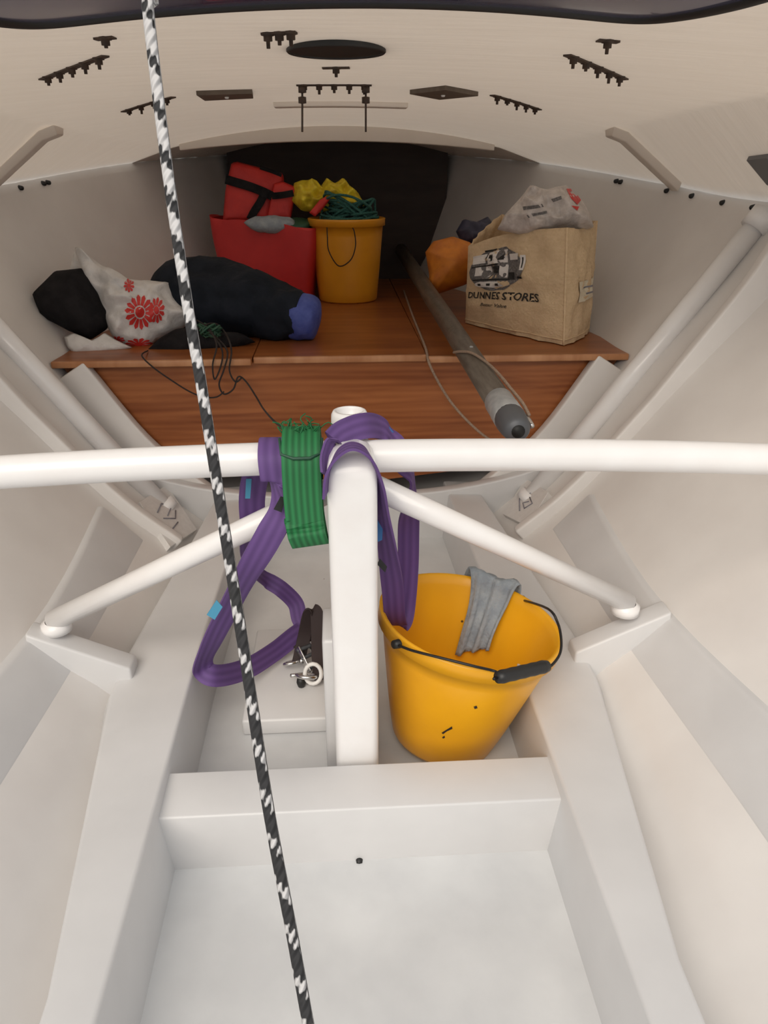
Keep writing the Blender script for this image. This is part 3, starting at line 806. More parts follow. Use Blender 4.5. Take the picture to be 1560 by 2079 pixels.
# yellow oilskin
yc = pillow('yellow_oilskin', [(592, 408), (597, 372), (612, 366), (636, 368), (650, 380), (662, 364), (680, 374), (698, 363), (712, 380), (728, 392), (742, 415), (736, 440), (700, 430), (650, 432), (612, 428)],
            (0.0, 2.93, 0.9), (0.1, -1, 0.35), 0.045, 0.05, M_yelcloth, None, 0.034, 26, 3, folds=0.8, rings=20, M=110)
tag(yc, 'crumpled bright yellow oilskin stuffed behind the green rope', 'clothing')
rc = pillow('red_scrap', [(628, 432), (650, 405), (664, 398), (670, 406), (655, 425), (640, 440)], (0.0, 2.80, 0.88), (0, -1, 0.4), 0.012, 0.012, M_redjacket, None, 0.004, 30, 5, rings=6, M=32)
tag(rc, 'small dark red cloth poking out between oilskin and green rope', 'cloth')

# red tub bag
def onshelf(px, py): return at(px, py, Z=ZS)
fr = Vector((at(624, 612, Y=2.78).x, 2.78, ZS)); th_ = R(-12)
ux = Vector((math.cos(th_), math.sin(th_), 0)); uy = Vector((-math.sin(th_), math.cos(th_), 0))
rb_ = thing('red_bag', tuple(fr-ux*0.17+uy*0.1), 'open red soft bag at the back left of the berth', 'bag')
TRp = at(641, 466, Y=2.75); TLp = at(415, 442, Y=2.90)
def redring(f, inset=0.0, n=60):
    out = []
    BLc = fr-ux*0.33; BRc = fr.copy()
    zb = ZS; A = BLc.lerp(TLp, f); B = BRc.lerp(TRp, f)
    d = (B-A); dep = uy*lerp(0.17, 0.20, f)
    A2 = A+dep; B2 = B+dep
    if f > 0: A2.z = A.z; B2.z = B.z
    c = (A+B+A2+B2)/4
    quad = [A, B, B2, A2]
    sup_ = []
    for i in range(n):
        a = 2*math.pi*i/n; cx_ = math.cos(a); sy_ = math.sin(a); e = 0.45
        u = 0.5+0.5*math.copysign(abs(cx_)**e, cx_); v = 0.5+0.5*math.copysign(abs(sy_)**e, sy_)
        p = A.lerp(B, u).lerp(A2.lerp(B2, u), v); p = c+(p-c)*(1-inset)
        p += (p-c).normalized()*0.006*noise.noise(p*9)
        out.append(p)
    return out
rings = [redring(f/10) for f in range(11)]
# sagging rim
for i, p in enumerate(rings[-1]): p.z += 0.008*math.sin(i*0.45)
inner = [[c for c in redring(f/10, 0.04)] for f in range(10, 0, -1)]
rings += inner
prism('body', rings, M_red, rb_, 0)
# contents of the red bag
cg = pillow('grey_bundle', [(495, 452), (515, 443), (560, 440), (598, 446), (600, 460), (560, 466), (515, 464)], (-0.22, 2.86, 0.84), (0, -0.5, 1), 0.02, 0.03, M_grey if False else M_rag, None, 0.006, 25, 8, rings=8, M=40)
tag(cg, 'folded grey cloth lying in the mouth of the red bag', 'cloth')
V, F, U = lathe_data([(0.0001, 0.006), (0.045, 0.006), (0.05, 0.002), (0.05, -0.02), (0.0001, -0.02)], 28, Matrix.Translation(at(602, 453, Y=2.84)) @ Matrix.Rotation(R(14), 4, 'X') @ Matrix.Scale(1.05, 4, (1, 0, 0)))
gd = mesh_obj('round_tin', V, F, M_dgreen); tag(gd, 'dark green round tin in the right end of the red bag', 'tin')

# red buoyancy jacket standing in the bag
lj = thing('buoyancy_jacket', tuple(at(525, 430, Y=2.95)), 'red buoyancy jacket with black straps sticking out of the red bag', 'life jacket')
from mathutils import Euler
def slab(name, pix, y0, thick, m, seed, par, n=(0.1, -1, 0.15), amp=0.005):
    return pillow(name, pix, (0, y0, 0.9), n, thick, thick, m, par, amp, 18, seed, rings=10, M=56, power=0.22)
slab('back_panel', [(452, 452), (458, 384), (470, 330), (482, 328), (575, 352), (578, 372), (560, 400), (552, 452)], 2.97, 0.028, M_redjacket, 21, lj)
slab('front_panel', [(540, 450), (556, 372), (574, 368), (602, 380), (590, 450)], 2.94, 0.026, M_redjacket, 22, lj)
def band(pts, y, width, m, par, n=8, name='strap'):
    P = [at(x, yy, Y=y) for x, yy in pts]; ctrl = []
    for i, p in enumerate(P):
        d = (P[min(i+1, len(P)-1)]-P[max(i-1, 0)]).normalized(); ctrl.append((p, d.cross(Vector((0, 1, 0.1)))))
    return ribbon(name, ctrl, width, 0.004, m, par, n)
band([(458, 364), (478, 370), (505, 378), (536, 390), (560, 402)], 2.902, 0.030, M_blackcloth, lj)
band([(540, 385), (530, 408), (516, 430), (508, 446)], 2.898, 0.028, M_blackcloth, lj)
band([(552, 398), (574, 396), (596, 392)], 2.880, 0.022, M_blackcloth, lj)
band([(528, 340), (552, 348), (572, 356)], 2.905, 0.012, M_blackcloth, lj)

# long navy sail bag with blue end
def blob_loft(name, axis, radii, m, par=None, seg=28, amp=0.01, freq=9, seed=0, squash=1.0, zmin=None, n=6):
    rows = catmull([tuple(a)+tuple(r) for a, r in zip(axis, radii)], n)
    V = []; F = []; U = []
    P = [Vector(r[:3]) for r in rows]
    for i, r in enumerate(rows):
        t = (P[min(i+1, len(P)-1)]-P[max(i-1, 0)]).normalized(); s = t.cross(Vector((0, 0, 1))).normalized(); u = s.cross(t)
        for k in range(seg):
            a = 2*math.pi*k/seg; p = P[i]+s*math.cos(a)*r[3]+u*math.sin(a)*r[4]
            p += (p-P[i]).normalized()*amp*(noise.noise(p*freq+Vector((seed, 0, 0)))+0.6*(1-2*abs(noise.noise(p*freq*1.3+Vector((0, seed, 4))))))
            if zmin is not None: p.z = max(p.z, zmin)
            V.append(p); U.append((k/seg, i/len(rows)))
    for i in range(len(rows)-1):
        for k in range(seg): F.append((i*seg+k, i*seg+(k+1) % seg, (i+1)*seg+(k+1) % seg, (i+1)*seg+k))
    F.append(tuple(range(seg-1, -1, -1))); F.append(tuple((len(rows)-1)*seg+k for k in range(seg)))
    return mesh_obj(name, V, F, m, par, True, U)
sb = thing('sail_bag', (-0.30, 2.30, ZS), 'long black sail bag with blue end lying on the berth', 'bag')
z0 = ZS+0.002
sbp = [(330, 2.34, .085), (350, 2.33, .095), (400, 2.30, .10), (470, 2.26, .09), (540, 2.21, .075), (590, 2.17, .062), (612, 2.16, .058)]
blob_loft('body', [(at(px, 620, Y=y).x, y, ZS+0.002+h) for px, y, h in sbp],
          [(.03, .03), (.10, .085), (.13, .105), (.125, .10), (.105, .082), (.075, .066), (.062, .058)], M_navy, sb, amp=0.017, freq=13, seed=4, zmin=ZS+0.002)
blob_loft('blue_end', [(at(px, 660, Y=y).x, y, ZS+0.002+h) for px, y, h in ((592, 2.17, .062), (602, 2.165, .062), (625, 2.155, .06), (642, 2.15, .057), (650, 2.148, .055))],
          [(.058, .058), (.068, .063), (.068, .063), (.058, .055), (.02, .02)], M_blue, sb, amp=0.006, freq=18, seed=9, zmin=ZS+0.002, n=4)['label'] = 'blue cloth end of the sail bag'
# dark jacket sleeve lying in front
fl = pillow('black_garment', [(296, 716), (320, 694), (352, 676), (392, 668), (440, 680), (500, 684), (520, 695), (470, 706), (420, 716), (360, 722)], (-0.3, 2.10, ZS+0.02), (0.0, -0.6, 0.8), 0.035, 0.012, M_blackcloth, None, 0.006, 16, 13, folds=0.4)
tag(fl, 'flat black garment along the berth edge in front of sail bag', 'clothing')

# white carrier bag and the black garment inside it
PB = (-0.62, 2.16, 0.64); NB = (0.25, -1, 0.55)
bk = pillow('dark_jacket', [(66, 598), (112, 552), (168, 546), (190, 572), (224, 640), (218, 668), (185, 690), (140, 672), (80, 640)], (-0.70, 2.13, 0.64), NB, 0.06, 0.03, M_blackcloth, None, 0.008, 12, 31, folds=0.4)
tag(bk, 'black rolled jacket at far left of the berth, spilling from white carrier bag', 'clothing')
wb = thing('carrier_bag', (-0.58, 2.14, ZS), 'crumpled white plastic carrier bag with red flower print on the berth, left', 'bag')
wpix = [(152, 504), (205, 540), (262, 572), (300, 572), (345, 578), (362, 612), (392, 652), (352, 680), (318, 692), (300, 712), (262, 706), (232, 690), (216, 660), (208, 640), (192, 600), (168, 572), (162, 540)]
wbody = pillow('body', wpix, PB, NB, 0.075, 0.05, M_bagwhite, wb, 0.024, 19, 41, rings=22, M=120, centre=(285, 640), folds=0.7)
pillow('handle', [(130, 684), (146, 676), (182, 694), (214, 676), (236, 690), (270, 706), (240, 712), (150, 718), (136, 704)], (-0.64, 2.07, 0.57), (0.1, -0.8, 0.6), 0.012, 0.01, M_bagwhite, wb, 0.006, 25, 44, rings=8, M=64, folds=0.4)
pillow('corner', [(138, 560), (152, 506), (170, 545), (172, 575), (160, 585)], (-0.72, 2.24, 0.68), (0.2, -1, 0.3), 0.012, 0.01, M_bagwhite, wb, 0.005, 25, 45, rings=6, M=40)

def surface_dir(obj):
    from mathutils.bvhtree import BVHTree
    me = obj.data
    off = obj.matrix_world if obj.parent is None else Matrix()
    return BVHTree.FromPolygons([v.co.copy() for v in me.vertices], [tuple(p.vertices) for p in me.polygons])
def decal(name, bvh, pixpolys, m, parent, n_dir, lift=0.0015, sub=10):
    """printed ink: polygons dropped on a surface along the surface's facing direction"""
    bm = bmesh.new(); nd = Vector(n_dir).normalized()
    for poly in pixpolys:
        P = [at(x, y, d=1.0) for x, y in poly]
        vs = [bm.verts.new(p) for p in P]
        try: bm.faces.new(vs)
        except ValueError: pass
    bmesh.ops.triangulate(bm, faces=bm.faces)
    for _ in range(2):
        bmesh.ops.subdivide_edges(bm, edges=[e for e in bm.edges if e.calc_length() > 0.004], cuts=1, use_grid_fill=True)
        bmesh.ops.triangulate(bm, faces=[f for f in bm.faces if len(f.verts) > 3])
    bad = []
    for v in bm.verts:
        d = (v.co-CAM).normalized(); hit, nn, _, _ = bvh.ray_cast(CAM, d)
        if hit is None: bad.append(v)
        else:
            if nn.dot(d) > 0: nn = -nn
            v.co = hit+nn*lift
    bmesh.ops.delete(bm, geom=bad, context='VERTS')
    # drop faces stretched across a crease
    bmesh.ops.delete(bm, geom=[f for f in bm.faces if max(e.calc_length() for e in f.edges) > 0.05], context='FACES')
    bmesh.ops.recalc_face_normals(bm, faces=bm.faces)
    me = bpy.data.meshes.new(name); bm.to_mesh(me); bm.free(); me.materials.append(m)
    o = bpy.data.objects.new(name, me); COL.objects.link(o); o.parent = parent; o.matrix_parent_inverse = Matrix.Translation(-parent.location)
    return o
def flower(cx, cy, r, petals=13, ratio=0.42, rot=0.0, sx=1.0, sy=1.0):
    out = []
    for i in range(petals):
        a = rot+2*math.pi*i/petals; w_ = math.pi/petals*0.72
        out.append([(cx+sx*r*ratio*math.cos(a-w_*1.2), cy+sy*r*ratio*math.sin(a-w_*1.2)), (cx+sx*r*0.85*math.cos(a-w_), cy+sy*r*0.85*math.sin(a-w_)),
                    (cx+sx*r*math.cos(a), cy+sy*r*math.sin(a)), (cx+sx*r*0.85*math.cos(a+w_), cy+sy*r*0.85*math.sin(a+w_)), (cx+sx*r*ratio*math.cos(a+w_*1.2), cy+sy*r*ratio*math.sin(a+w_*1.2))])
    out.append([(cx+sx*r*0.3*math.cos(2*math.pi*i/12), cy+sy*r*0.3*math.sin(2*math.pi*i/12)) for i in range(12)])
    return out
bv = surface_dir(wbody)
decal('flower_print', bv, flower(284, 634, 36, 14, 0.38, 0.1, 0.85, 1.0), M_redprint, wb, NB)
decal('flower_print', bv, flower(318, 630, 27, 11, 0.35, 0.3, 0.62, 1.0), M_redprint, wb, NB)
decal('flower_print', bv, flower(262, 580, 18, 9, 0.35, 0.2, 0.6, 0.8), M_redprint, wb, NB)
decal('flower_print', bv, flower(282, 698, 22, 11, 0.3, 0.4, 1.3, 0.55)+flower(238, 690, 14, 9, 0.3, 0.1, 1.2, 0.6), M_redprint, wb, NB)

nb = [o for o in near.children if o.name.startswith('body')][0]
bvb = surface_dir(nb)
for mk in [[(897, 1487), (905, 1482), (918, 1474), (919, 1479), (908, 1484), (900, 1490)], [(898, 1496), (903, 1493), (904, 1497), (900, 1499)], [(962, 1434), (968, 1432), (970, 1437), (964, 1439)]]:
    decal('scuff_mark', bvb, [mk], M_cord, near, (0, -1, 0), 0.0008)
# dark cords hanging over the berth edge
def px_path(lst): return [tuple(at(x, y, Y=yy)) for x, y, yy in lst]
cord = thing('thin_dark_rope', tuple(at(430, 690, Z=ZS)), 'tangled dark thin cord hanging over the berth front, left of centre', 'cord')
tube('strand', catmull(px_path([(392, 664, 2.06), (420, 672, 2.04), (445, 690, 2.0), (462, 715, 1.915), (455, 750, 1.90), (445, 780, 1.90), (455, 800, 1.90), (474, 790, 1.90), (484, 765, 1.90), (500, 775, 1.90), (520, 805, 1.87), (535, 830, 1.75), (560, 858, 1.4), (592, 876, 1.05), (600, 880, 1.02)]), 6), 0.0024, M_cord, cord, 6)
tube('strand', catmull(px_path([(300, 712, 2.02), (288, 722, 1.905), (310, 745, 1.90), (345, 770, 1.90), (385, 795, 1.90), (415, 806, 1.90), (440, 806, 1.90), (455, 795, 1.90)]), 6), 0.002, M_cord, cord, 6)
tube('strand', catmull(px_path([(400, 650, 2.06), (425, 668, 2.03), (440, 700, 1.925), (432, 740, 1.90), (436, 770, 1.90), (448, 745, 1.90), (452, 715, 1.915), (440, 690, 2.0), (418, 662, 2.04), (440, 658, 2.06), (460, 680, 2.03), (470, 712, 1.915), (466, 752, 1.90), (478, 775, 1.90), (490, 768, 1.90)]), 6), 0.0024, M_cord, cord, 6)
random.seed(5); pth = []
for i in range(60):
    a = i*1.9; pth.append(tuple(at(425+26*math.cos(a)*random.uniform(.4, 1), 672+16*math.sin(a*1.3)*random.uniform(.4, 1), Y=2.05+random.uniform(-.025, .025))))
tg = tube('rope_tangle', catmull(pth, 4), 0.003, M_dgreen, None, 6); tag(tg, 'small dark green cord tangle on the berth edge beside rope', 'cord')

# spinnaker pole
pa = at(1050, 872, Z=0.566); pb = at(815, 508, Y=3.38)
pd = (pb-pa).normalized()
sp = thing('spinnaker_pole', tuple(at(930, 715, Z=ZS)), 'weathered brown pole with grey end fitting lying across the berth edge', 'pole')
tube('shaft', [pa+pd*0.10, pa.lerp(pb, .3), pa.lerp(pb, .6), pb], 0.0265, M_pole, sp, 24)
tube('end_sleeve', [pa+pd*0.055, pa+pd*0.06, pa+pd*0.10, pa+pd*0.105, pa+pd*0.15, pa+pd*0.155], [0.0285, 0.030, 0.030, 0.0295, 0.0295, 0.027], M_alu, sp, 24)
tube('end_jaw', [pa-pd*0.01, pa, pa+pd*0.02, pa+pd*0.05, pa+pd*0.06], [0.019, 0.025, 0.028, 0.030, 0.029], M_alud, sp, 20)
tube('jaw_opening', [pa-pd*0.0115, pa-pd*0.0095], 0.0125, M_blackhole, sp, 16)
sd_ = pd.cross(Vector((0, 0, 1))).normalized()
tube('plunger_pin', [pa+sd_*0.032+pd*0.015, pa+sd_*0.034+pd*0.05, pa+sd_*0.03+pd*0.09], 0.005, M_steel, sp, 8)
for f in (0.62,):
    c = pa+pd*0.46+Vector((0, 0, 0.0262)); V, F, U = lathe_data([(0.0001, 0.003), (0.004, 0.002), (0.005, -0.002)], 10, Matrix.Translation(c)); mesh_obj('rivet', V, F, M_alu, sp)
upp = sd_.cross(pd).normalized()
def on_pole(d_, ang, r_=0.031): return pa+pd*d_+(upp*math.cos(R(ang))+sd_*math.sin(R(ang)))*r_
tp = [on_pole(0.52, -95), on_pole(0.46, -60, 0.032), on_pole(0.40, -20), on_pole(0.32, 15), on_pole(0.24, 35, 0.033), on_pole(0.16, 52, 0.034), on_pole(0.10, 66, 0.037), on_pole(0.055, 80, 0.037)]
tube('trip_line', catmull([tuple(p) for p in tp], 6), 0.0032, M_line, sp, 8)
ll = [at(820, 590, Z=ZS+.004), at(838, 640, Z=ZS+.004), at(858, 690, Z=ZS+.004), at(866, 712, Z=ZS+.006), at(872, 738, Y=1.905), at(890, 775, Y=1.90), at(915, 815, Y=1.895), at(945, 850, Y=1.87), at(975, 878, Y=1.84), at(1000, 896, Y=1.80)]
bl_ = tube('beige_line', catmull([tuple(p) for p in ll], 6), 0.0036, M_line, None, 8); tag(bl_, 'thin beige line trailing beside the pole down the berth front', 'cord')

# orange bag and dark blue bundle behind the tote
ob = pillow('orange_bag', [(864, 512), (880, 490), (920, 480), (955, 492), (985, 520), (985, 560), (940, 580), (880, 600), (868, 588), (872, 560)], (0.42, 2.62, 0.64), (-0.1, -1, 0.25), 0.09, 0.06, M_orangebag, None, 0.012, 10, 51, folds=0.5)
tag(ob, 'orange nylon bag on the berth left of the tan tote', 'bag')
db = pillow('dark_blue_bundle', [(926, 470), (940, 446), (965, 452), (990, 440), (1010, 470), (1010, 505), (970, 505), (940, 500)], (0.46, 2.72, 0.78), (0, -1, 0.3), 0.05, 0.05, M_darkblue, None, 0.014, 18, 53, folds=0.6)
tag(db, 'dark blue bundle on top of the orange bag behind the tan tote', 'bundle')

# tan tote bag
bl0 = at(945, 655, Z=ZS+.002); br0 = at(1145, 701, Z=ZS+.002)
e1 = br0-bl0; pr = Vector((-e1.y, e1.x, 0)).normalized()
if pr.y < 0: pr = -pr
sr0 = Vector((breadth(2.19, 0.57)-0.035, 2.20, ZS+.002)); sl0 = bl0+(sr0-br0)
tl1 = at(951, 500, Y=bl0.y+0.02); tr1 = at(1152, 462, Y=br0.y+0.03); sr1 = at(1212, 448, Y=sr0.y+0.02); sl1 = tl1+(sr1-tr1); sl1.z = sr1.z
tote = thing('tote_bag', tuple((bl0+br0+sr0+sl0)/4), 'tan canvas tote bag with black print standing on the berth, right', 'bag')
tote_c = (bl0+br0+sr0+sl0)/4
def face_pt(A, B, A1, B1, u, v, sag, seed):
    top = A1.lerp(B1, u); top.z += -sag*math.sin(math.pi*u)
    p = A.lerp(B, u).lerp(top, v)
    n = (B-A).cross(A1-A).normalized()
    if n.dot(p-Vector((tote_c.x, tote_c.y, p.z))) < 0: n = -n
    bul = 0.018*math.sin(math.pi*u)*math.sin(math.pi*min(1, v*0.9+0.1))
    cr = 0.010*noise.noise(Vector((u*6+seed, v*6, seed)))+0.008*(1-2*abs(noise.noise(Vector((u*5, v*8+seed, 2.0)))))
    e = min(1, 8*u, 8*(1-u))
    return p+n*(bul+cr*e), n
def fp_front(u, v): return face_pt(bl0, br0, tl1, tr1, u, v, -0.012, 1.0)
sides = [(bl0, br0, tl1, tr1, -0.012, 1.0), (br0, sr0, tr1, sr1, 0.012, 2.0), (sr0, sl0, sr1, sl1, 0.01, 3.0), (sl0, bl0, sl1, tl1, 0.0, 4.0)]
V = []; F = []; nu, nv = 20, 18
loop = []
for A, B, A1, B1, sg_, sd_2 in sides:
    for i in range(nu): loop.append((A, B, A1, B1, i/nu, sg_, sd_2))
for j in range(nv+1):
    for A, B, A1, B1, u, sg_, sd_2 in loop: V.append(face_pt(A, B, A1, B1, u, j/nv, sg_, sd_2)[0])
k = len(loop)
for j in range(nv):
    for i in range(k): F.append((j*k+i, j*k+(i+1) % k, (j+1)*k+(i+1) % k, (j+1)*k+i))
F.append(tuple(range(k-1, -1, -1)))
tb = mesh_obj('body', V, F, M_tan, tote); s_ = tb.modifiers.new('solid', 'SOLIDIFY'); s_.thickness = 0.003; s_.offset = -1
tb.data.set_sharp_from_angle(angle=R(60))
# stitched seams: vertical corner and hem
seam = [face_pt(bl0, br0, tl1, tr1, 1.0, j/20, -0.012, 1.0)[0] for j in range(21)]
tube('corner_seam', seam, 0.0035, M_tan, tote, 8)
seam = [face_pt(br0, sr0, tr1, sr1, 1.0, j/20, 0.012, 2.0)[0] for j in range(21)]
tube('corner_seam', seam, 0.0035, M_tan, tote, 8)
for args in (sides[0], sides[1]):
    hem = [face_pt(*args[:4], u/20, 0.045, *args[4:])[0]+face_pt(*args[:4], u/20, 0.045, *args[4:])[1]*0.001 for u in range(21)]
    tube('hem_seam', hem, 0.002, M_tan, tote, 6)

def tote_print(name, polys, m, lift, face=0, par=tote):
    bm = bmesh.new()
    for poly in polys:
        vs = [bm.verts.new((x, y, 0)) for x, y in poly]
        try: bm.faces.new(vs)
        except ValueError: pass
    bmesh.ops.triangulate(bm, faces=bm.faces)
    for _ in range(2):
        bmesh.ops.subdivide_edges(bm, edges=[e for e in bm.edges if e.calc_length() > 0.04], cuts=1)
        bmesh.ops.triangulate(bm, faces=[f for f in bm.faces if len(f.verts) > 3])
    for v in bm.verts:
        p, n = face_pt(*sides[face][:4], v.co.x, v.co.y, *sides[face][4:]); v.co = p+n*lift
    me = bpy.data.meshes.new(name); bm.to_mesh(me); bm.free(); me.materials.append(m)
    o = bpy.data.objects.new(name, me); COL.objects.link(o); o.parent = par; o.matrix_parent_inverse = Matrix.Translation(-par.location); return o
def text_polys(body, u0, u1, v0, hgt, name, m, lift, slope=0.0, bold=0.0):
    cu = bpy.data.curves.new(name, 'FONT'); cu.body = body; cu.size = 1.0; cu.resolution_u = 2; cu.offset = bold; cu.fill_mode = 'FRONT'
    to = bpy.data.objects.new(name, cu); COL.objects.link(to)
    dg = bpy.context.evaluated_depsgraph_get(); me = bpy.data.meshes.new_from_object(to.evaluated_get(dg)); bpy.data.objects.remove(to)
    xs = [v.co.x for v in me.vertices]; x0, x1 = min(xs), max(xs)
    for v in me.vertices:
        f = (v.co.x-x0)/(x1-x0); u = lerp(u0, u1, f); vv = v0+slope*f+v.co.y/0.7*hgt
        p, n = fp_front(u, vv); v.co = p+n*lift
    me.materials.clear(); me.materials.append(m)
    o = bpy.data.objects.new(name, me); COL.objects.link(o); o.parent = tote; o.matrix_parent_inverse = Matrix.Translation(-tote.location); return o
text_polys('DUNNES STORES', 0.04, 0.80, 0.335, 0.075, 'lettering', M_print, 0.003, 0.02, 0.018)
text_polys('Better Value', 0.22, 0.50, 0.255, 0.035, 'lettering', M_print, 0.003, 0.01, 0.01)
def ell(cx, cy, rx, ry, n=24, jag=0.0, seed=0):
    random.seed(seed); return [(cx+rx*(1+random.uniform(-jag, jag))*math.cos(2*math.pi*i/n), cy+ry*(1+random.uniform(-jag, jag))*math.sin(2*math.pi*i/n)) for i in range(n)]
def rect(x0, y0, x1, y1): return [(x0, y0), (x1, y0), (x1, y1), (x0, y1)]
# the illustration: a drawn building front in black, grey and white
tote_print('illustration', [ell(0.35, 0.66, 0.29, 0.22, 36, 0.06, 2)], M_printgrey, 0.0022)
tote_print('illustration', [rect(0.10, 0.74, 0.24, 0.84), rect(0.26, 0.72, 0.48, 0.85), rect(0.14, 0.60, 0.22, 0.70), rect(0.24, 0.58, 0.31, 0.72), rect(0.42, 0.57, 0.49, 0.70), ell(0.30, 0.50, 0.16, 0.035, 20, 0.15, 4), rect(0.50, 0.74, 0.60, 0.80), rect(0.62, 0.64, 0.66, 0.78)], M_printwhite, 0.003)
tote_print('illustration', [rect(0.28, 0.75, 0.33, 0.82)+[], rect(0.40, 0.75, 0.45, 0.83), rect(0.34, 0.62, 0.42, 0.69), rect(0.12, 0.545, 0.52, 0.56), rect(0.50, 0.55, 0.57, 0.62), rect(0.22, 0.86, 0.34, 0.88), rect(0.09, 0.70, 0.40, 0.715), rect(0.18, 0.485, 0.22, 0.51), rect(0.28, 0.485, 0.32, 0.51), rect(0.38, 0.485, 0.42, 0.51), rect(0.605, 0.56, 0.66, 0.58), rect(0.635, 0.66, 0.645, 0.76)], M_print, 0.0038)
tote_print('sewn_label', [rect(0.22, 0.36, 0.80, 0.54)], M_label, 0.0025, 1)
tote_print('label_print', [rect(0.34, 0.47, 0.70, 0.485), rect(0.40, 0.41, 0.68, 0.425)], M_pencil, 0.0035, 1)

# crumpled carrier in the tote's mouth
cp = pillow('crumpled_carrier', [(1010, 466), (1026, 436), (1062, 396), (1074, 380), (1110, 386), (1150, 378), (1168, 392), (1186, 412), (1200, 440), (1206, 462), (1150, 478), (1070, 480)], (0.56, 2.22, 0.95), (-0.25, -1, 0.35), 0.06, 0.05, M_paper, None, 0.032, 20, 61, rings=22, M=120, folds=0.9)
tag(cp, 'crumpled grey white plastic bag sticking out of the tan tote', 'bag')
bv2 = surface_dir(cp)
decp = bpy.data.objects.new('x', None)
decal('red_print', bv2, [[(1150, 384), (1168, 384), (1182, 404), (1172, 416), (1160, 404)], [(1160, 418), (1176, 420), (1172, 428)]], M_redprint, cp, (0, -1, 0))
decal('grey_print', bv2, [[(1062, 420), (1100, 414), (1104, 420), (1064, 427)], [(1070, 436), (1110, 428), (1112, 433), (1074, 442)], [(1120, 404), (1140, 398), (1142, 404), (1124, 410)]], M_printgrey, cp, (0, -1, 0))

# ------------------------------------------------------------------ slings over the frame
X_ = Vector((1, 0, 0))
def pp(x, y, Y): return at(x, y, Y=Y)
sx_ = at(553, 915, Y=0.96).x
slL = thing('lifting_sling', tuple(at(560, 900, Y=0.985)), 'purple webbing sling over the cross tube, looping down left to the sole', 'sling', 'purple slings')
ctrl = [
    (pp(515, 1075, 1.06), (1, 0, .3)), (pp(512, 1010, 1.05), (1, 0, .25)), (pp(525, 950, 1.03), (1, 0, .1)), (Vector((sx_, 1.014, 0.642)), (1, 0, 0)), (Vector((sx_, 0.985, 0.6550)), (1, 0, 0)),
    (Vector((sx_, 0.956, 0.640)), (1, 0, 0)), (Vector((sx_+0.002, 0.951, 0.610)), (1, 0, 0)), (pp(562, 985, 0.955), (0.5, -0.85, 0)), (pp(572, 1035, 0.952), (0.8, -0.5, 0.3)),
    (pp(545, 1090, 0.955), (0.85, -0.2, 0.4)), (pp(505, 1160, 0.975), (0.85, -0.1, 0.45)), (pp(465, 1235, 1.03), (0.85, 0, 0.5)), (pp(428, 1310, 1.07), (0.85, 0.2, 0.4)),
    (at(412, 1355, Z=0.182), (0.7, 0.2, 0.7)), (at(440, 1372, Z=0.16), (0.1, 0.6, 0.8)), (at(500, 1358, Z=0.12), (-0.2, 0.5, 0.85)), (at(555, 1325, Z=0.105), (-0.3, 0.3, 0.9)), (at(600, 1290, Z=0.11), (-0.2, 0.6, 0.8)), (at(640, 1262, Z=0.115), (-.3, .5, 0.8))]
ribbon('webbing', ctrl, 0.040, 0.0035, M_purple, slL, 8)
ctrl = [(at(644, 1262, Z=0.12), (-.3, .5, 0.8)), (at(612, 1262, Z=0.13), (.8, .2, .5)), (at(600, 1225, Z=0.16), (0.75, .3, .3)), (at(570, 1195, Z=0.20), (0.2, .4, .85)), (at(530, 1168, Z=0.24), (0.0, .7, .5)), (pp(508, 1125, 1.13), (0.7, .5, .2)), (pp(512, 1070, 1.065), (1, 0, .3))]
ribbon('webbing', ctrl, 0.034, 0.0035, M_purple, slL, 8)
def tagpiece(pix, y, m, par, name='tag_label', n=(0.2, -1, 0.2)):
    P = [onplane(a, b, (0, y, 0.5), n) for a, b in pix]; nn = Vector(n).normalized()
    return prism(name, [[q+nn*0.001 for q in P], [q-nn*0.001 for q in P]], m, par, 0, False)
tagpiece([(420, 1248), (440, 1218), (452, 1232), (436, 1258)], 1.02, M_ltblue2, slL)
tagpiece([(498, 1012), (500, 972), (511, 972), (508, 1012)], 1.045, M_ltblue2, slL)
tagpiece([(556, 1034), (570, 1008), (580, 1010), (572, 1040)], 0.945, M_black, slL, 'black_keeper')

slR = thing('lifting_sling', tuple(at(705, 900, Y=0.93)), 'purple webbing sling over the post head, hanging down into the bucket', 'sling', 'purple slings')
# band round the stub
ctrl = [(pp(662, 965, 0.925), (.3, .9, 0)), (pp(668, 925, 0.94), (.5, .8, .2)), (pp(684, 890, 0.955), (.4, .5, .7)), (pp(712, 872, 0.968), (.1, .3, .9)), (pp(745, 864, 0.985), (-.1, .3, .9)), (pp(772, 868, 1.02), (-.2, .3, .9)), (pp(790, 884, 1.03), (-.3, .3, .8)), (pp(812, 925, 1.035), (.9, .2, 0)), (pp(836, 965, 1.05), (.2, .95, 0)), (pp(833, 1010, 1.06), (.5, .8, 0)), (pp(830, 1070, 1.085), (1, .2, 0)), (pp(829, 1150, 1.10), (1, 0.1, 0)), (pp(824, 1220, 1.10), (1, -.1, 0)), (pp(818, 1258, 1.09), (1, -.1, 0)), (pp(808, 1268, 1.082), (1, -.1, 0)),
        (pp(802, 1250, 1.06), (1, -.1, 0)), (pp(797, 1190, 1.035), (1, -.15, 0)), (pp(788, 1120, 1.0), (.7, -.6, 0)), (pp(777, 1040, 0.955), (.45, -.9, 0)), (pp(768, 975, 0.925), (.3, -.95, 0)), (pp(750, 925, 0.905), (.15, -1, -.0)), (pp(718, 906, 0.90), (0, -1, 0.1)), (pp(688, 920, 0.90), (-.1, -1, 0)), (pp(668, 955, 0.90), (-.2, -1, 0)), (pp(663, 1000, 0.905), (-.2, -1, 0))]
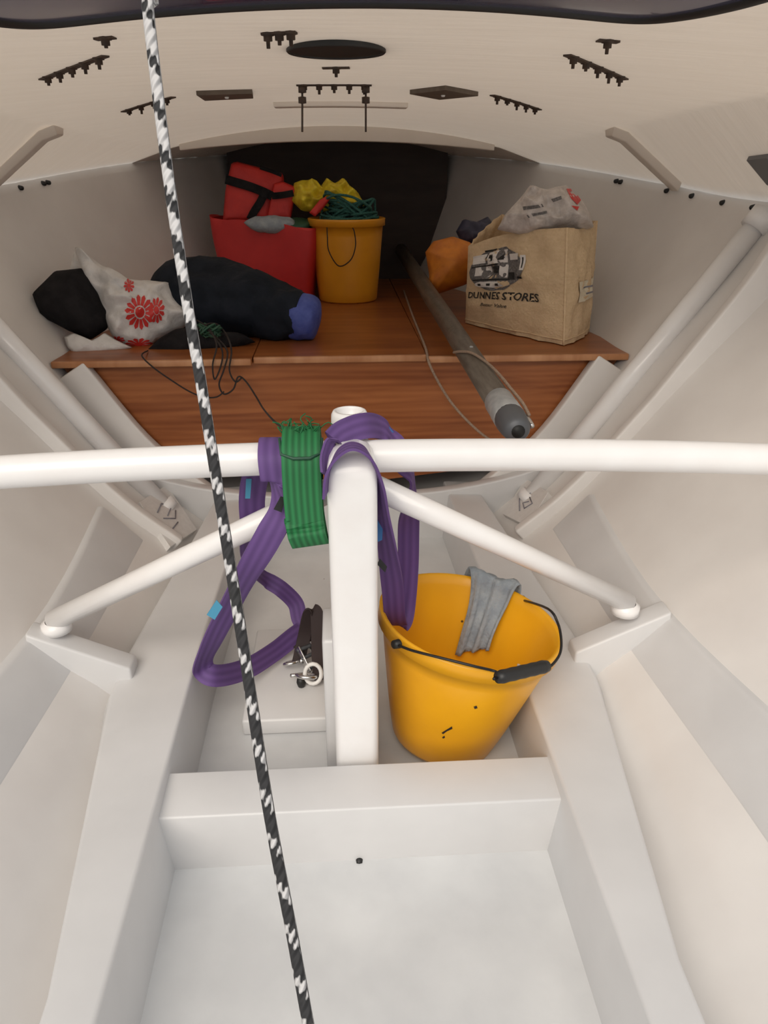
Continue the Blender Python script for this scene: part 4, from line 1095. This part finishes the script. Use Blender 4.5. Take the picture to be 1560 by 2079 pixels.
ribbon('webbing', ctrl, 0.036, 0.0035, M_purple, slR, 8)
tagpiece([(762, 1102), (764, 1042), (778, 1046), (776, 1096)], 0.965, M_ltblue, slR)
tagpiece([(748, 858), (790, 866), (800, 878), (760, 878)], 1.0, M_ltblue, slR)
tagpiece([(766, 1146), (772, 1134), (786, 1150), (782, 1162)], 0.985, M_black, slR, 'black_keeper')

# green ratchet webbing folded in a hank over the cross tube
gh = thing('green_strap', tuple(at(612, 890, Y=0.985)), 'folded green webbing hank hanging over the white cross tube', 'strap')
gx = at(612, 920, Y=0.955).x
def gpath(off, bot, tilt):
    c = [(1.01+off, 0.56), (1.0145+off, 0.61), (1.012+off, 0.645+off*.6), (0.985, 0.6565+off), (0.955-off, 0.642+off*.6), (0.945-off, 0.60), (0.938-off, 0.55), (0.928-off, bot+0.02), (0.930-off*.4, bot), (0.937, bot+0.012), (0.942, bot+0.06)]
    return [((gx+(0.0 if z > 0.56 else (0.56-z)*0.22), y, z), (1, 0, 0.0 if z > 0.56 else (0.56-z)*tilt)) for y, z in c]
for i, (o_, b_) in enumerate(((0.0, 0.540), (0.0045, 0.532), (0.009, 0.526), (0.0135, 0.520))):
    ribbon('webbing_fold', gpath(o_, b_, 3.2), 0.054-0.0006*i, 0.0038, M_green, gh, 6)
random.seed(8); fr_ = []
for i in range(26):
    x = gx+random.uniform(-0.026, 0.026); p0 = Vector((x, 0.985+random.uniform(-.02, .02), 0.666)); p1 = p0+Vector((random.uniform(-.014, .014), random.uniform(-.012, .012), random.uniform(.008, .016))); p2 = p1+Vector((random.uniform(-.014, .014), random.uniform(-.012, .012), random.uniform(-.014, .006)))
    fr_.append(tube_data(catmull([tuple(p0), tuple(p1), tuple(p2)], 3), 0.0009, 4))
fo = mesh_obj('frayed_threads', *join_data(fr_)[:2], M_green, gh); fo['kind'] = 'stuff'
tube('tie_line', [(gx-0.029, 0.962, 0.665), (gx-0.026, 0.940, 0.650), (gx-0.01, 0.9345, 0.646), (gx+0.012, 0.9345, 0.646), (gx+0.026, 0.940, 0.650), (gx+0.029, 0.960, 0.665)], 0.0022, M_dgreen, gh, 6)

# shackles and hardware on the step block, with dark webbing end
def shackle(c, s, rot, label, m=M_steel):
    t = thing('shackle', tuple(c), label, 'shackle', 'shackles on the block')
    pts = [(-0.5, 0, -0.55), (-0.62, 0, 0.0), (-0.55, 0, 0.45), (0, 0, 0.8), (0.55, 0, 0.45), (0.62, 0, 0.0), (0.5, 0, -0.55)]
    M4 = Matrix.Translation(c) @ rot.to_matrix().to_4x4()
    tube('bow', catmull([tuple(M4 @ (Vector(p)*s)) for p in pts], 5), s*0.16, m, t, 10)
    tube('pin', [M4 @ Vector((-0.9*s, 0, -0.55*s)), M4 @ Vector((0.8*s, 0, -0.55*s))], s*0.14, m, t, 10)
    tube('pin_head', [M4 @ Vector((0.75*s, 0, -0.55*s)), M4 @ Vector((1.0*s, 0, -0.55*s))], s*0.26, m, t, 10)
    return t
shackle(at(622, 1372, Z=0.095), 0.028, Euler((R(70), R(20), R(35))), 'steel bow shackle nearest the post foot on the white block', M_steel)
shackle(at(594, 1345, Z=0.09), 0.022, Euler((R(80), R(-30), R(-50))), 'smaller steel shackle left of the white ring on the block', M_steel)
V, F, U = tube_data([at(636, 1368, Z=0.105)+Vector((0.016*math.cos(a*math.pi/8), 0.006*math.sin(a*math.pi/8), 0.019*math.sin(a*math.pi/8))) for a in range(16)], 0.0042, 10, False, True)
wr = mesh_obj('white_ring', V, F, M_whitep); tag(wr, 'white plastic ring among the shackles behind the post', 'ring')
rt_ = thing('ratchet_buckle', tuple(at(625, 1300, Z=0.075)), 'dark ratchet buckle with webbing leaning against the post base', 'buckle')
ctrl = [(at(652, 1380, Z=0.085), (1, 0.3, 0)), (at(646, 1330, Z=0.115), (1, .3, .1)), (at(645, 1275, Z=0.16), (1, .2, .1)), (at(642, 1242, Z=0.185), (1, .1, .2)), (at(628, 1245, Z=0.18), (1, .3, .1)), (at(618, 1290, Z=0.13), (1, .3, .2)), (at(606, 1345, Z=0.085), (1, .4, .2))]
ribbon('webbing', ctrl, 0.026, 0.004, M_dark, rt_, 8)
ctrl = [(at(598, 1310, Z=0.09), (.5, .8, .1)), (at(615, 1300, Z=0.10), (.5, .8, .1)), (at(640, 1290, Z=0.105), (.5, .8, .2)), (at(650, 1310, Z=0.10), (.5, .8, .3))]
ribbon('webbing', ctrl, 0.03, 0.004, M_dark, rt_, 8)
q = Matrix.Rotation(R(35), 3, 'Z') @ Matrix.Rotation(R(40), 3, 'X')
for dx in (-0.014, 0.014):
    c = at(628, 1335, Z=0.10)+q @ Vector((dx, 0, 0)); bevel_box('side_plate', (0.003, 0.055, 0.022), M_steel, rt_, tuple(c), q, 0.001)
for dy in (-0.02, 0.004, 0.022):
    c = at(628, 1335, Z=0.10); tube('cross_pin', [c+q @ Vector((-0.017, dy, 0)), c+q @ Vector((0.017, dy, 0))], 0.004, M_alud, rt_, 10)
kb = at(612, 1385, Z=0.085); V, F, U = lathe_data([(0.0001, 0.012), (0.008, 0.010), (0.0095, 0.0), (0.007, -0.009), (0.0001, -0.010)], 14, Matrix.Translation(kb)); bo = mesh_obj('stopper_ball', V, F, M_black); tag(bo, 'small black stopper ball beside the white ring', 'ball')

# ------------------------------------------------------------------ foreground rope
rp = [at(290, -160, d=0.60), at(299, 0, d=0.62), at(318, 170, d=0.635), at(345, 380, d=0.645), at(378, 600, d=0.65), at(412, 800, d=0.65), at(452, 1050, d=0.645), at(497, 1330, d=0.635), at(545, 1640, d=0.625), at(592, 1890, d=0.62), at(626, 2079, d=0.615), at(680, 2380, d=0.60)]
end = rp[-1]; rp.append(Vector((end.x+0.03, end.y-0.12, 0.10))); rp.append(Vector((end.x+0.06, end.y-0.26, 0.047))); rp.append(Vector((end.x+0.05, end.y-0.36, 0.046)))
rp = [Vector((rp[0].x-0.02, rp[0].y-0.05, 1.7))]+rp
ro = tube('black_white_rope', catmull([tuple(p) for p in rp], 10), 0.005, M_rope, None, 14)
tag(ro, 'black and white flecked rope hanging diagonally in the foreground', 'rope')

# drain bolts in the sole
for px, py, z in ((730, 1748, 0.05), (1138, 1697, 0.10)):
    pass
c = at(730, 1750, Y=0.797); V, F, U = lathe_data([(0.0001, 0.004), (0.0045, 0.003), (0.0055, -0.003)], 12, Matrix.Translation(c) @ Matrix.Rotation(R(90), 4, 'X')); dbt = mesh_obj('drain_plug', V, F, M_black); tag(dbt, 'small black drain plug at foot of the transverse beam', 'plug')
